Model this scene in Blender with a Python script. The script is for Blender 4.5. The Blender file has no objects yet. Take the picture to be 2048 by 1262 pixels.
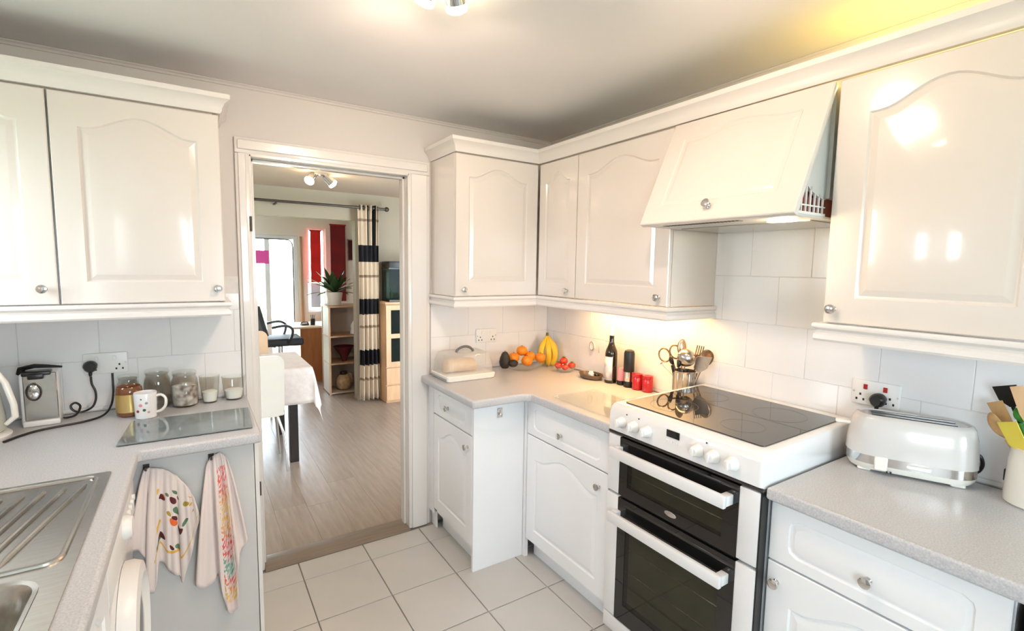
import bpy, bmesh, math, random
from mathutils import Vector, Matrix
random.seed(11)
PI = math.pi
scene = bpy.context.scene
COL = scene.collection

# ------------------------------------------------------------------ camera, world, exposure
cam_d = bpy.data.cameras.new('camera')
cam = bpy.data.objects.new('camera', cam_d)
COL.objects.link(cam)
cam_d.sensor_width = 36.0
cam_d.lens = 36.0 * 979.77 / 2048.0
cam_d.clip_start = 0.02
Rm = Matrix(((0.84084155, 0.03912172, -0.53986571),
             (-0.54104111, 0.09045798, -0.83611714),
             (0.01612482, 0.99513157, 0.09722729)))
cam.matrix_world = Matrix.Translation((0, 0, 1.5625)) @ Rm.to_4x4()
scene.camera = cam

world = bpy.data.worlds.new('world')
scene.world = world
world.use_nodes = True
bg = world.node_tree.nodes['Background']
bg.inputs['Color'].default_value = (0.80, 0.895, 1.0, 1)      # bright overcast sky
bg.inputs['Strength'].default_value = 16.5

scene.view_settings.view_transform = 'Standard'
scene.view_settings.look = 'None'
scene.view_settings.gamma = 1.0
scene.view_settings.use_curve_mapping = False
scene.view_settings.exposure = 0.26


def portal(name, loc, rot, sx, sy):
    l = bpy.data.lights.new(name, 'AREA')
    l.shape = 'RECTANGLE'; l.size = sx; l.size_y = sy
    l.cycles.is_portal = True
    o = bpy.data.objects.new(name, l); COL.objects.link(o)
    o.location = loc; o.rotation_euler = rot
    return o


# sky light enters glazed openings, some added (portals only steer the sky sampling)
portal('portal_left', (-0.96, -1.6, 1.515), (0, -PI / 2, 0), 0.95, 1.42)
portal('portal_front', (1.16, -3.14, 1.545), (PI / 2, 0, 0), 1.5, 1.2)
portal('portal_drainer', (-0.96, 2.12, 1.71), (0, -PI / 2, 0), 0.70, 0.33)
portal('portal_far', (0.75, 7.84, 1.0), (-PI / 2, 0, 0), 1.1, 2.0)

# ------------------------------------------------------------------ key planes
YB, XR, ZC, ZW = 2.68, 2.02, 2.39, 0.925
XL, YF = -0.83, -3.0
UY, UX, UZ0, UZ1 = 2.35, 1.69, 1.405, 2.155

# ------------------------------------------------------------------ materials
MATS = {}


def pm(name, col, rough=0.5, metal=0.0, var=0.04, scale=6.0, bump=0.0, bscale=40.0, coat=0.0, ior=1.5,
       stretch=None, col2=None, detail=3.0, spec=0.5, sheen=0.0, sss=0.0):
    if name in MATS: return MATS[name]
    m = bpy.data.materials.new(name); m.use_nodes = True
    nt = m.node_tree; N = nt.nodes; L = nt.links
    b = N['Principled BSDF']
    b.inputs['Roughness'].default_value = rough
    b.inputs['Metallic'].default_value = metal
    b.inputs['IOR'].default_value = ior
    b.inputs['Specular IOR Level'].default_value = spec
    b.inputs['Coat Weight'].default_value = coat
    b.inputs['Coat Roughness'].default_value = 0.05
    if sss: b.inputs['Subsurface Weight'].default_value = sss; b.inputs['Subsurface Scale'].default_value = 0.02
    tc = N.new('ShaderNodeTexCoord')
    mp = N.new('ShaderNodeMapping')
    if stretch: mp.inputs['Scale'].default_value = stretch
    L.new(tc.outputs['Object'], mp.inputs['Vector'])
    nz = N.new('ShaderNodeTexNoise'); nz.inputs['Scale'].default_value = scale; nz.inputs['Detail'].default_value = detail
    L.new(mp.outputs['Vector'], nz.inputs['Vector'])
    rp = N.new('ShaderNodeValToRGB')
    c2 = col2 if col2 else tuple(max(0, c * (1 - 2 * var)) for c in col)
    c1 = col
    rp.color_ramp.elements[0].position = 0.32; rp.color_ramp.elements[1].position = 0.68
    rp.color_ramp.elements[0].color = (*c2, 1); rp.color_ramp.elements[1].color = (*c1, 1)
    L.new(nz.outputs['Fac'], rp.inputs['Fac'])
    L.new(rp.outputs['Color'], b.inputs['Base Color'])
    if bump:
        n2 = N.new('ShaderNodeTexNoise'); n2.inputs['Scale'].default_value = bscale
        L.new(mp.outputs['Vector'], n2.inputs['Vector'])
        bp = N.new('ShaderNodeBump'); bp.inputs['Strength'].default_value = bump; bp.inputs['Distance'].default_value = 0.003
        L.new(n2.outputs['Fac'], bp.inputs['Height']); L.new(bp.outputs['Normal'], b.inputs['Normal'])
    MATS[name] = m
    return m


def glassy(name, tint=(1, 1, 1), ior=1.45, rough=0.0, density=0.0):
    """clear glass or plastic: transparent body with a Fresnel reflection"""
    if name in MATS: return MATS[name]
    m = bpy.data.materials.new(name); m.use_nodes = True
    nt = m.node_tree; N = nt.nodes; L = nt.links
    N.remove(N['Principled BSDF'])
    out = N['Material Output']
    tr = N.new('ShaderNodeBsdfTransparent'); tr.inputs['Color'].default_value = (*tint, 1)
    gl = N.new('ShaderNodeBsdfGlossy'); gl.inputs['Roughness'].default_value = rough
    lw = N.new('ShaderNodeLayerWeight'); lw.inputs['Blend'].default_value = 0.5
    pw = N.new('ShaderNodeMath'); pw.operation = 'POWER'; pw.inputs[1].default_value = 4.0
    L.new(lw.outputs['Facing'], pw.inputs[0])
    fr = N.new('ShaderNodeMapRange'); fr.inputs['To Min'].default_value = ((ior - 1) / (ior + 1)) ** 2; fr.inputs['To Max'].default_value = 0.75
    L.new(pw.outputs[0], fr.inputs['Value'])
    mx = N.new('ShaderNodeMixShader')
    L.new(fr.outputs['Result'], mx.inputs['Fac']); L.new(tr.outputs[0], mx.inputs[1]); L.new(gl.outputs[0], mx.inputs[2])
    last = mx
    if density:
        df = N.new('ShaderNodeBsdfDiffuse'); df.inputs['Color'].default_value = (0.85, 0.85, 0.83, 1)
        nz = N.new('ShaderNodeTexNoise'); nz.inputs['Scale'].default_value = 30
        mr = N.new('ShaderNodeMapRange'); mr.inputs['To Min'].default_value = density * 0.6; mr.inputs['To Max'].default_value = density * 1.4
        L.new(nz.outputs['Fac'], mr.inputs['Value'])
        m2 = N.new('ShaderNodeMixShader')
        L.new(mr.outputs['Result'], m2.inputs['Fac']); L.new(mx.outputs[0], m2.inputs[1]); L.new(df.outputs[0], m2.inputs[2])
        last = m2
    L.new(last.outputs[0], out.inputs['Surface'])
    MATS[name] = m
    return m


def emis(name, col, strength):
    if name in MATS: return MATS[name]
    m = bpy.data.materials.new(name); m.use_nodes = True
    b = m.node_tree.nodes['Principled BSDF']
    b.inputs['Base Color'].default_value = (*col, 1)
    b.inputs['Emission Color'].default_value = (*col, 1)
    b.inputs['Emission Strength'].default_value = strength
    MATS[name] = m
    return m


def M(n): return MATS[n]


pm('wall_paint', (0.68, 0.645, 0.62), 0.75, var=0.01, scale=3, bump=0.05, bscale=120)
pm('ceiling_paint', (0.86, 0.845, 0.85), 0.8, var=0.01, scale=3, bump=0.08, bscale=90)
pm('dining_ceiling_dimmed', (0.58, 0.47, 0.37), 0.8, var=0.01, scale=3)  # brown of the warm, dim lamplight put into the ceiling colour
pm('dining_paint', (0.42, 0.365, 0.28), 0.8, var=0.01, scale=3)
pm('trim_gloss', (0.78, 0.75, 0.72), 0.22, var=0.008, scale=4, coat=0.4)
pm('study_paint', (0.84, 0.74, 0.66), 0.8, var=0.01, scale=3)
pm('panel_shaded', (0.62, 0.615, 0.61), 0.35, var=0.01, scale=3)  # white panel, its colour darkened for the shade under the worktop
pm('cab_gloss', (0.735, 0.685, 0.635), 0.16, var=0.008, scale=3, coat=0.6)
pm('cab_base', (0.90, 0.915, 0.94), 0.3, var=0.008, scale=3, coat=0.2)
pm('cab_body', (0.78, 0.76, 0.73), 0.4, var=0.01, scale=3)
pm('chrome', (0.72, 0.71, 0.70), 0.12, metal=1.0, var=0.02, scale=20)
pm('steel', (0.58, 0.56, 0.53), 0.24, metal=1.0, var=0.06, scale=14, stretch=(1, 14, 1), bump=0.05, bscale=60)
pm('dark_metal', (0.10, 0.085, 0.075), 0.35, metal=0.7, var=0.1)
pm('wall_tile', (0.87, 0.87, 0.88), 0.14, var=0.012, scale=5, coat=0.2, bump=0.02, bscale=12)
pm('grout', (0.76, 0.75, 0.74), 0.8, var=0.04, scale=30)
pm('floor_tile', (0.60, 0.58, 0.555), 0.3, var=0.02, scale=5, bump=0.03, bscale=30)
pm('floor_grout', (0.36, 0.34, 0.32), 0.85, var=0.06, scale=30)
pm('worktop', (0.62, 0.62, 0.64), 0.32, scale=240, col2=(0.46, 0.46, 0.48), detail=6)
pm('plank_a', (0.40, 0.325, 0.265), 0.3, scale=4, col2=(0.31, 0.25, 0.20), stretch=(9, 0.8, 1), detail=6)
pm('plank_b', (0.43, 0.355, 0.295), 0.3, scale=4, col2=(0.34, 0.275, 0.22), stretch=(9, 0.8, 1), detail=6)
pm('plank_c', (0.37, 0.30, 0.245), 0.3, scale=4, col2=(0.29, 0.23, 0.18), stretch=(9, 0.8, 1), detail=6)
pm('threshold', (0.27, 0.21, 0.165), 0.4, scale=6, col2=(0.22, 0.17, 0.13), stretch=(1, 12, 1))
pm('white_enamel', (0.82, 0.82, 0.83), 0.18, var=0.006, scale=3, coat=0.5)
pm('white_plastic', (0.86, 0.86, 0.85), 0.3, var=0.01)
pm('toaster_white', (0.64, 0.63, 0.62), 0.22, var=0.006, scale=3, coat=0.3)
pm('cream_plastic', (0.86, 0.84, 0.78), 0.25, var=0.01, coat=0.3)
pm('black_plastic', (0.012, 0.012, 0.012), 0.32, var=0.1)
pm('black_glass', (0.006, 0.006, 0.006), 0.03, var=0.05, ior=1.6)
pm('hob_glass', (0.025, 0.022, 0.019), 0.025, var=0.05, ior=1.85)
pm('oven_inside', (0.22, 0.21, 0.165), 0.45, var=0.2)
pm('grey_plastic', (0.35, 0.35, 0.34), 0.4, var=0.03)
pm('dark_grey', (0.13, 0.13, 0.13), 0.4, var=0.03)
pm('red_plastic', (0.45, 0.01, 0.01), 0.3, var=0.05)
pm('red_enamel', (0.50, 0.012, 0.02), 0.18, var=0.06, coat=0.5)
pm('pink_plastic', (0.80, 0.30, 0.36), 0.35, var=0.04)
pm('gold_label', (0.72, 0.52, 0.20), 0.3, metal=0.7, var=0.05)
pm('amber_glass', (0.20, 0.07, 0.02), 0.06, var=0.1, coat=0.5)
pm('bottle_glass', (0.016, 0.011, 0.004), 0.05, var=0.1, coat=0.5)
pm('paper_label', (0.80, 0.80, 0.80), 0.6, scale=26, col2=(0.45, 0.45, 0.60), detail=1)
pm('paper_white', (0.85, 0.85, 0.83), 0.7, var=0.02)
pm('orange_skin', (0.90, 0.26, 0.01), 0.42, var=0.08, scale=10, bump=0.3, bscale=90)
pm('tomato_skin', (0.78, 0.05, 0.02), 0.2, var=0.1, scale=10, coat=0.3)
pm('green_stem', (0.10, 0.17, 0.03), 0.6, var=0.1)
pm('avocado_skin', (0.035, 0.025, 0.018), 0.55, var=0.3, scale=20, bump=0.6, bscale=50)
pm('banana_skin', (0.82, 0.55, 0.04), 0.45, scale=7, col2=(0.72, 0.47, 0.03))
pm('banana_tip', (0.16, 0.12, 0.02), 0.6, var=0.1)
pm('bread', (0.72, 0.50, 0.30), 0.8, scale=10, col2=(0.80, 0.62, 0.42), bump=0.4)
pm('wood_spoon', (0.60, 0.38, 0.17), 0.5, scale=5, col2=(0.50, 0.29, 0.12), stretch=(8, 8, 1))
pm('wood_beech', (0.70, 0.44, 0.24), 0.4, scale=4, col2=(0.62, 0.36, 0.18), stretch=(6, 6, 0.8))
pm('wood_desk', (0.42, 0.15, 0.045), 0.4, scale=4, col2=(0.34, 0.11, 0.03), stretch=(6, 6, 0.8))
pm('wood_top', (0.80, 0.60, 0.42), 0.35, scale=4, col2=(0.72, 0.52, 0.35), stretch=(1, 8, 1))
pm('wood_shelf', (0.48, 0.28, 0.15), 0.45, scale=4, col2=(0.38, 0.21, 0.11), stretch=(6, 6, 1))
pm('shelf_panel', (0.50, 0.40, 0.32), 0.5, var=0.03, scale=4)
pm('wenge', (0.022, 0.014, 0.012), 0.35, var=0.2, stretch=(6, 6, 1))
pm('wicker', (0.46, 0.30, 0.15), 0.7, scale=30, col2=(0.30, 0.18, 0.08), bump=0.8, bscale=70)
pm('dark_red_ceramic', (0.075, 0.008, 0.010), 0.25, var=0.1)
pm('pale_ceramic', (0.74, 0.68, 0.58), 0.3, var=0.04)
pm('crock_ceramic', (0.80, 0.78, 0.70), 0.22, var=0.015, coat=0.4)
pm('mesh_black', (0.018, 0.018, 0.020), 0.7, var=0.2, scale=60)
pm('lilac_mesh', (0.55, 0.53, 0.62), 0.7, var=0.1, scale=60)
pm('chair_shell', (0.74, 0.70, 0.62), 0.4, var=0.02)
pm('tan_leather', (0.66, 0.46, 0.28), 0.5, var=0.05)
pm('cloth_white', (0.82, 0.76, 0.72), 0.85, scale=26, col2=(0.74, 0.67, 0.63), bump=0.25, bscale=120)
pm('red_fabric', (0.85, 0.02, 0.015), 0.8, scale=3, col2=(0.62, 0.01, 0.01), stretch=(1, 1, 1.5))
pm('dark_red_fabric', (0.22, 0.005, 0.006), 0.8, scale=3, col2=(0.11, 0.003, 0.005), stretch=(1, 1, 1.5))
pm('blue_white', (0.74, 0.76, 0.92), 0.6, var=0.05)
pm('pink_card', (0.90, 0.10, 0.45), 0.6, var=0.04)
pm('leaf', (0.035, 0.08, 0.018), 0.45, scale=9, col2=(0.02, 0.05, 0.012))
pm('tank_plants', (0.05, 0.12, 0.05), 0.5, var=0.2)
pm('tank_back', (0.010, 0.016, 0.012), 0.6, var=0.2, spec=0.1)
pm('upvc', (0.86, 0.86, 0.86), 0.3, var=0.006)
pm('gasket', (0.12, 0.11, 0.11), 0.6, var=0.05)
pm('grass', (0.34, 0.40, 0.24), 0.9, scale=2, col2=(0.42, 0.46, 0.30))
pm('hedge', (0.36, 0.42, 0.26), 0.9, scale=8, col2=(0.26, 0.32, 0.18), bump=1.0, bscale=14)
pm('kettle_body', (0.52, 0.53, 0.46), 0.25, var=0.04, coat=0.4)
pm('sweets', (0.70, 0.66, 0.62), 0.4, scale=38, col2=(0.20, 0.13, 0.10), detail=1)
pm('white_powder', (0.88, 0.86, 0.82), 0.8, var=0.02)
pm('green_leaf_veg', (0.05, 0.30, 0.03), 0.5, var=0.1)
pm('yellow_sponge', (0.80, 0.66, 0.08), 0.5, var=0.05)
pm('picture_print', (0.30, 0.12, 0.10), 0.6, scale=20, col2=(0.55, 0.40, 0.34))
pm('hood_grey', (0.62, 0.62, 0.61), 0.35, var=0.02)
pm('hood_red', (0.40, 0.13, 0.08), 0.4, var=0.1)
pm('glass_board', (0.20, 0.24, 0.25), 0.04, var=0.06, scale=12, ior=1.8)
pm('bowl_rim', (0.62, 0.62, 0.6), 0.3, var=0.04)
pm('dish_dark', (0.16, 0.10, 0.06), 0.3, var=0.1)
glassy('window_glass', (0.97, 0.99, 0.98))
glassy('jar_glass', (0.99, 1.0, 0.99), ior=1.5)
glassy('oven_glass', (0.60, 0.60, 0.53), ior=1.5)
glassy('tank_glass', (0.75, 0.85, 0.80), ior=1.12)
glassy('clear_plastic', (0.95, 0.94, 0.92), ior=1.4, rough=0.08, density=0.22)
glassy('board_clear', (0.96, 0.97, 0.95), ior=1.5, rough=0.05, density=0.12)
emis('bulb_warm', (1.0, 0.80, 0.52), 40.0)
emis('bulb_hood', (1.0, 0.72, 0.35), 14.0)
emis('strip_warm', (1.0, 0.66, 0.28), 8.0)
emis('display_off', (0.01, 0.012, 0.012), 0.0)


# ------------------------------------------------------------------ mesh helpers
class MB:
    def __init__(self): self.bm = bmesh.new()

    def box(self, x0, x1, y0, y1, z0, z1, bev=0.0, seg=2, rot=None, piv=None):
        r = bmesh.ops.create_cube(self.bm, size=1.0)
        vs = r['verts']
        for v in vs:
            v.co = Vector(((x0 + x1) / 2 + v.co.x * (x1 - x0), (y0 + y1) / 2 + v.co.y * (y1 - y0), (z0 + z1) / 2 + v.co.z * (z1 - z0)))
        if rot is not None:
            p = Vector(piv) if piv else Vector(((x0 + x1) / 2, (y0 + y1) / 2, (z0 + z1) / 2))
            for v in vs: v.co = rot @ (v.co - p) + p
        if bev:
            es = list({e for v in vs for e in v.link_edges})
            bmesh.ops.bevel(self.bm, geom=es, offset=bev, segments=seg, affect='EDGES', profile=0.5)
        return self

    def ring(self, pts): return [self.bm.verts.new(p) for p in pts]

    def bridge(self, a, b, closed=True):
        n = len(a)
        for i in range(n if closed else n - 1):
            j = (i + 1) % n
            try: self.bm.faces.new((a[i], a[j], b[j], b[i]))
            except ValueError: pass

    def loops(self, loops, cap0=True, cap1=True):
        rs = [self.ring(l) for l in loops]
        for a, b in zip(rs, rs[1:]): self.bridge(a, b)
        if cap0: self.bm.faces.new(list(reversed(rs[0])))
        if cap1: self.bm.faces.new(rs[-1])
        return self

    def lathe(self, prof, c=(0, 0, 0), n=20, mat=None, sx=1.0, sy=1.0, cap0=True, cap1=True):
        c = Vector(c); loops = []
        for r, z in prof:
            l = []
            for i in range(n):
                a = 2 * PI * i / n
                p = Vector((max(r, 1e-4) * math.cos(a) * sx, max(r, 1e-4) * math.sin(a) * sy, z))
                if mat is not None: p = mat @ p
                l.append(p + c)
            loops.append(l)
        return self.loops(loops, cap0, cap1)

    def cyl(self, p0, p1, r0, r1=None, n=14):
        return self.tube([p0, p1], [r0, r0 if r1 is None else r1], n)

    def tube(self, pts, r, n=8, flat=1.0):
        pts = [Vector(p) for p in pts]
        rs = r if isinstance(r, (list, tuple)) else [r] * len(pts)
        t0 = (pts[1] - pts[0]).normalized()
        up = Vector((0, 0, 1)) if abs(t0.z) < 0.9 else Vector((1, 0, 0))
        nx = t0.cross(up).normalized()
        loops = []
        for i, p in enumerate(pts):
            if i == 0: t = t0
            elif i == len(pts) - 1: t = (pts[i] - pts[i - 1]).normalized()
            else: t = ((pts[i] - pts[i - 1]).normalized() + (pts[i + 1] - pts[i]).normalized()).normalized()
            nx = (nx - t * nx.dot(t)).normalized()
            ny = t.cross(nx)
            loops.append([p + (nx * math.cos(2 * PI * k / n) + ny * math.sin(2 * PI * k / n) * flat) * rs[i] for k in range(n)])
        return self.loops(loops)

    def sphere(self, c, r, s=(1, 1, 1), u=16, v=10, rot=None):
        res = bmesh.ops.create_uvsphere(self.bm, u_segments=u, v_segments=v, radius=r)
        for w in res['verts']:
            p = Vector((w.co.x * s[0], w.co.y * s[1], w.co.z * s[2]))
            if rot is not None: p = rot @ p
            w.co = p + Vector(c)
        return self

    def prism(self, poly, z0, z1, ax='z'):
        def P(a, b, k):
            return {'z': (a, b, k), 'y': (a, k, b), 'x': (k, a, b)}[ax]
        return self.loops([[P(a, b, z0) for a, b in poly], [P(a, b, z1) for a, b in poly]])

    def build(self, name, mat, parent=None, smooth=True, angle=38):
        bmesh.ops.recalc_face_normals(self.bm, faces=self.bm.faces)
        me = bpy.data.meshes.new(name)
        self.bm.to_mesh(me); self.bm.free()
        return link(name, me, mat, parent, smooth, angle)


def link(name, me, mat, parent=None, smooth=True, angle=38):
    if smooth and len(me.polygons):
        me.shade_smooth(); me.set_sharp_from_angle(angle=math.radians(angle))
    me.materials.clear()
    me.materials.append(M(mat) if isinstance(mat, str) else mat)
    o = bpy.data.objects.new(name, me); COL.objects.link(o)
    if parent is not None: o.parent = parent
    return o


def thing(name, label, cat, loc=(0, 0, 0), rotz=0.0, group=None):
    o = bpy.data.objects.new(name, None); COL.objects.link(o)
    o.empty_display_size = 0.1
    o.location = loc; o.rotation_euler = (0, 0, rotz)
    tag(o, label, cat, group)
    return o


def tag(o, label, cat, group=None):
    o['label'] = label; o['category'] = cat
    if group: o['group'] = group
    return o


def struct(o, label=None):
    o['kind'] = 'structure'
    if label: o['label'] = label
    return o


def recenter(o):
    """put a mesh thing's origin at its base"""
    me = o.data
    xs = [v.co for v in me.vertices]
    c = Vector((sum(v.x for v in xs) / len(xs), sum(v.y for v in xs) / len(xs), min(v.z for v in xs)))
    me.transform(Matrix.Translation(-c)); o.location = o.location + c
    return o


def plate(name, outer, holes, z0, z1, bev, mat, parent=None):
    cu = bpy.data.curves.new(name + '_outline', 'CURVE'); cu.dimensions = '2D'; cu.fill_mode = 'BOTH'
    for pts in [outer] + holes:
        s = cu.splines.new('POLY'); s.points.add(len(pts) - 1)
        for p, q in zip(s.points, pts): p.co = (q[0], q[1], 0, 1)
        s.use_cyclic_u = True
    cu.extrude = (z1 - z0) / 2 - bev; cu.bevel_depth = bev; cu.bevel_resolution = 3; cu.offset = -bev
    to = bpy.data.objects.new(name + '_tmp', cu); COL.objects.link(to)
    dg = bpy.context.evaluated_depsgraph_get()
    me = bpy.data.meshes.new_from_object(to.evaluated_get(dg))
    bpy.data.objects.remove(to); bpy.data.curves.remove(cu)
    me.name = name
    me.transform(Matrix.Translation((0, 0, (z0 + z1) / 2)))
    return link(name, me, mat, parent)


def rrect(x0, x1, y0, y1, r, n=5):
    pts = []
    for cx, cy, a0 in ((x1 - r, y1 - r, 0), (x0 + r, y1 - r, 90), (x0 + r, y0 + r, 180), (x1 - r, y0 + r, 270)):
        for i in range(n + 1):
            a = math.radians(a0 + 90 * i / n); pts.append((cx + r * math.cos(a), cy + r * math.sin(a)))
    return pts


def sweep(name, path, prof, mat, parent=None):
    """profile (out, z) swept along a plan polyline, out = to the right of travel, mitred corners"""
    mb = MB(); loops = []
    P = [Vector(p) for p in path]
    for i, p in enumerate(P):
        ds = []
        if i > 0: ds.append((P[i] - P[i - 1]).normalized())
        if i < len(P) - 1: ds.append((P[i + 1] - P[i]).normalized())
        ns = [Vector((d.y, -d.x)) for d in ds]
        if len(ns) == 1: m = ns[0]
        else:
            m = (ns[0] + ns[1]).normalized(); m = m / m.dot(ns[0])
        loops.append([(p.x + m.x * o, p.y + m.y * o, z) for o, z in prof])
    mb.loops(loops)
    return mb.build(name, mat, parent, angle=30)


# ------------------------------------------------------------------ structure: kitchen shell
def shell_box(name, dims, mat, label):
    mb = MB(); mb.box(*dims)
    return struct(mb.build(name, mat, smooth=False), label)


def boxes(name, lst, mat, label=None, parent=None):
    mb = MB()
    for d in lst: mb.box(*d)
    o = mb.build(name, mat, parent, smooth=False)
    return struct(o, label) if label else o


DX0, DX1, DZ = 0.235, 1.020, 2.075      # doorway
floor = shell_box('floor', (XL - 0.2, XR + 0.2, YF - 0.2, 2.794, -0.12, -0.006), 'floor_grout', 'kitchen floor of pale square tiles')
wall_back = boxes('wall_back', [(XL - 0.15, DX0 - 0.03, YB, YB + 0.11, -0.006, ZC), (DX1 + 0.03, XR + 0.15, YB, YB + 0.11, -0.006, ZC),
                                (DX0 - 0.03, DX1 + 0.03, YB, YB + 0.11, DZ + 0.03, ZC)], 'wall_paint', 'kitchen wall with the open doorway')
wall_right = boxes('wall_right', [(XR, XR + 0.12, YF - 0.12, YB, -0.006, ZC)], 'wall_paint', 'kitchen wall behind the cooker')
WY = [(0.985, 1.165), (1.33, 1.51)]       # two small lights of the left window
WZ0, WZ1 = 1.44, 1.76
BW = (-2.3, -0.9, 1.05, 1.98)           # big unseen window, added to bring in daylight from the left
SW_ = (1.96, 2.28, 1.38, 2.05)          # unseen window added over the drainer to brighten the left worktop
ops = [BW] + [(a, b, WZ0, WZ1) for a, b in WY] + [SW_]
wl = []; yy = YF - 0.12
for a, b, c, d in ops:
    wl += [(XL - 0.12, XL, yy, a, -0.006, ZC), (XL - 0.12, XL, a, b, -0.006, c), (XL - 0.12, XL, a, b, d, ZC)]; yy = b
wl.append((XL - 0.12, XL, yy, YB, -0.006, ZC))
wall_left = boxes('wall_left', wl, 'wall_paint', 'kitchen wall above the sink')
FW = (0.42, 1.90, 0.95, 2.14)  # unseen window added behind the viewer to light the far left
wall_front = boxes('wall_front', [(XL, FW[0], YF - 0.12, YF, 0, ZC), (FW[1], XR, YF - 0.12, YF, 0, ZC), (FW[0], FW[1], YF - 0.12, YF, 0, FW[2]), (FW[0], FW[1], YF - 0.12, YF, FW[3], ZC)], 'wall_paint', 'kitchen wall behind the viewer')
ceiling = shell_box('ceiling', (XL - 0.15, XR + 0.15, YF - 0.15, YB + 0.11, ZC, ZC + 0.1), 'ceiling_paint', 'kitchen ceiling')
cv = [(0, ZC - 0.018), (0.006, ZC - 0.018), (0.010, ZC - 0.010), (0.018, ZC - 0.005), (0.018, ZC - 0.001), (0, ZC - 0.001)]
struct(sweep('trim_1', [(XL, YB - 0.001), (XR - 0.001, YB - 0.001), (XR - 0.001, YF)], [(o, z) for o, z in cv], 'wall_paint'), 'thin cornice bead under the kitchen ceiling')


def window(name, label, dims, axis, mull=(), trans=(), fr=0.05):
    """frame box set in an opening; axis = wall normal axis; dims = (a0,a1,z0,z1, n0,n1)"""
    a0, a1, z0, z1, n0, n1 = dims
    def B(a, b, c, d, e=n0, g=n1): return (a, b, e, g, c, d) if axis == 'y' else (e, g, a, b, c, d)
    mb = MB()
    for d in [B(a0, a0 + fr, z0, z1), B(a1 - fr, a1, z0, z1), B(a0 + fr, a1 - fr, z0, z0 + fr), B(a0 + fr, a1 - fr, z1 - fr, z1)]:
        mb.box(*d, bev=0.004, seg=1)
    for m_ in mull: mb.box(*B(m_ - fr * .6, m_ + fr * .6, z0 + fr, z1 - fr), bev=0.004, seg=1)
    o = struct(mb.build(name, 'upvc', smooth=False), label)
    nm = (n0 + n1) / 2
    edges = [a0 + fr] + [q for m_ in mull for q in (m_ - fr * .6, m_ + fr * .6)] + [a1 - fr]
    for i in range(0, len(edges), 2):
        p = MB(); p.box(*B(edges[i], edges[i + 1], z0 + fr, z1 - fr, nm - 0.003, nm + 0.003))
        p.build('pane', 'window_glass', o, smooth=False)
    return o


for k, (a, b) in enumerate(WY):
    window('window_%d' % (k + 1), ('small window light over the sink, further from the doorway', 'small window light over the sink, nearer the doorway')[k], (a, b, WZ0, WZ1, XL - 0.10, XL - 0.04), 'x', fr=0.03)
window('window_3', 'wide unseen window added for daylight over the left worktop beside the viewer', (BW[0], BW[1], BW[2], BW[3], XL - 0.10, XL - 0.04), 'x', mull=(-1.6,), fr=0.05)

window('window_8', 'unseen window added for daylight over the drainer near the far corner', (SW_[0], SW_[1], SW_[2], SW_[3], XL - 0.10, XL - 0.04), 'x', fr=0.035)
window('window_6', 'unseen window added for daylight in the wall behind the viewer', (FW[0], FW[1], FW[2], FW[3], YF - 0.10, YF - 0.04), 'y', mull=(1.16,), fr=0.05)
gd = MB(); gd.box(-1.7, 30, -20, -3.4, -0.25, -0.15)
struct(gd.build('ground_rear', 'grass', smooth=False), 'lawn behind the house')

# floor tiles
ft = MB(); T = 0.335; ft.box(0.002, T - 0.003, 0.002, T - 0.003, -0.012, 0.0, bev=0.0015, seg=1)
ft_src = ft.build('floor_tile', 'floor_tile', floor)
gx0, gy0 = 0.395, 2.14
first = True
for i in range(-2, 6):
    for j in range(-8, 2):
        x, y = gx0 + i * T, gy0 + j * T
        if y + T > 2.66 + 0.18: continue
        if x > 1.6: continue
        if first: o = ft_src; first = False
        else:
            o = ft_src.copy(); COL.objects.link(o); o.parent = floor
        o.location = (x, y, 0)
        if y + T > 2.64: o.scale = (1, (2.64 - y) / T, 1)


# wall tiles (large, half-bond)
def tiles(parent, axis, plane, a_lo, a_hi, z_lo, z_hi, off=0.0, tw=0.25, th=0.2, z_ref=1.342, skip=None):
    cache = {}
    r0 = math.floor((z_lo - z_ref) / th); r1 = math.ceil((z_hi - z_ref) / th)
    for r in range(r0, r1):
        za, zb = max(z_lo, z_ref + r * th), min(z_hi, z_ref + (r + 1) * th)
        if zb - za < 0.01: continue
        sh = off + (tw / 2 if r % 2 else 0)
        k0 = math.floor((a_lo - sh) / tw); k1 = math.ceil((a_hi - sh) / tw)
        for k in range(k0, k1):
            aa, ab = max(a_lo, sh + k * tw), min(a_hi, sh + (k + 1) * tw)
            if ab - aa < 0.012: continue
            key = (round(ab - aa, 3), round(zb - za, 3))
            if key not in cache:
                mb = MB(); w, h = key; g = 0.0009
                if axis == 'y': mb.box(g, w - g, -0.007, 0.0, g, h - g, bev=0.0012, seg=1)
                else: mb.box(-0.007, 0.0, g, w - g, g, h - g, bev=0.0012, seg=1)
                o = mb.build('tile', 'wall_tile', parent); cache[key] = o
            else:
                o = cache[key].copy(); COL.objects.link(o); o.parent = parent
            o.location = (aa, plane - 0.002, za) if axis == 'y' else (plane - 0.002, aa, za)


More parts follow.
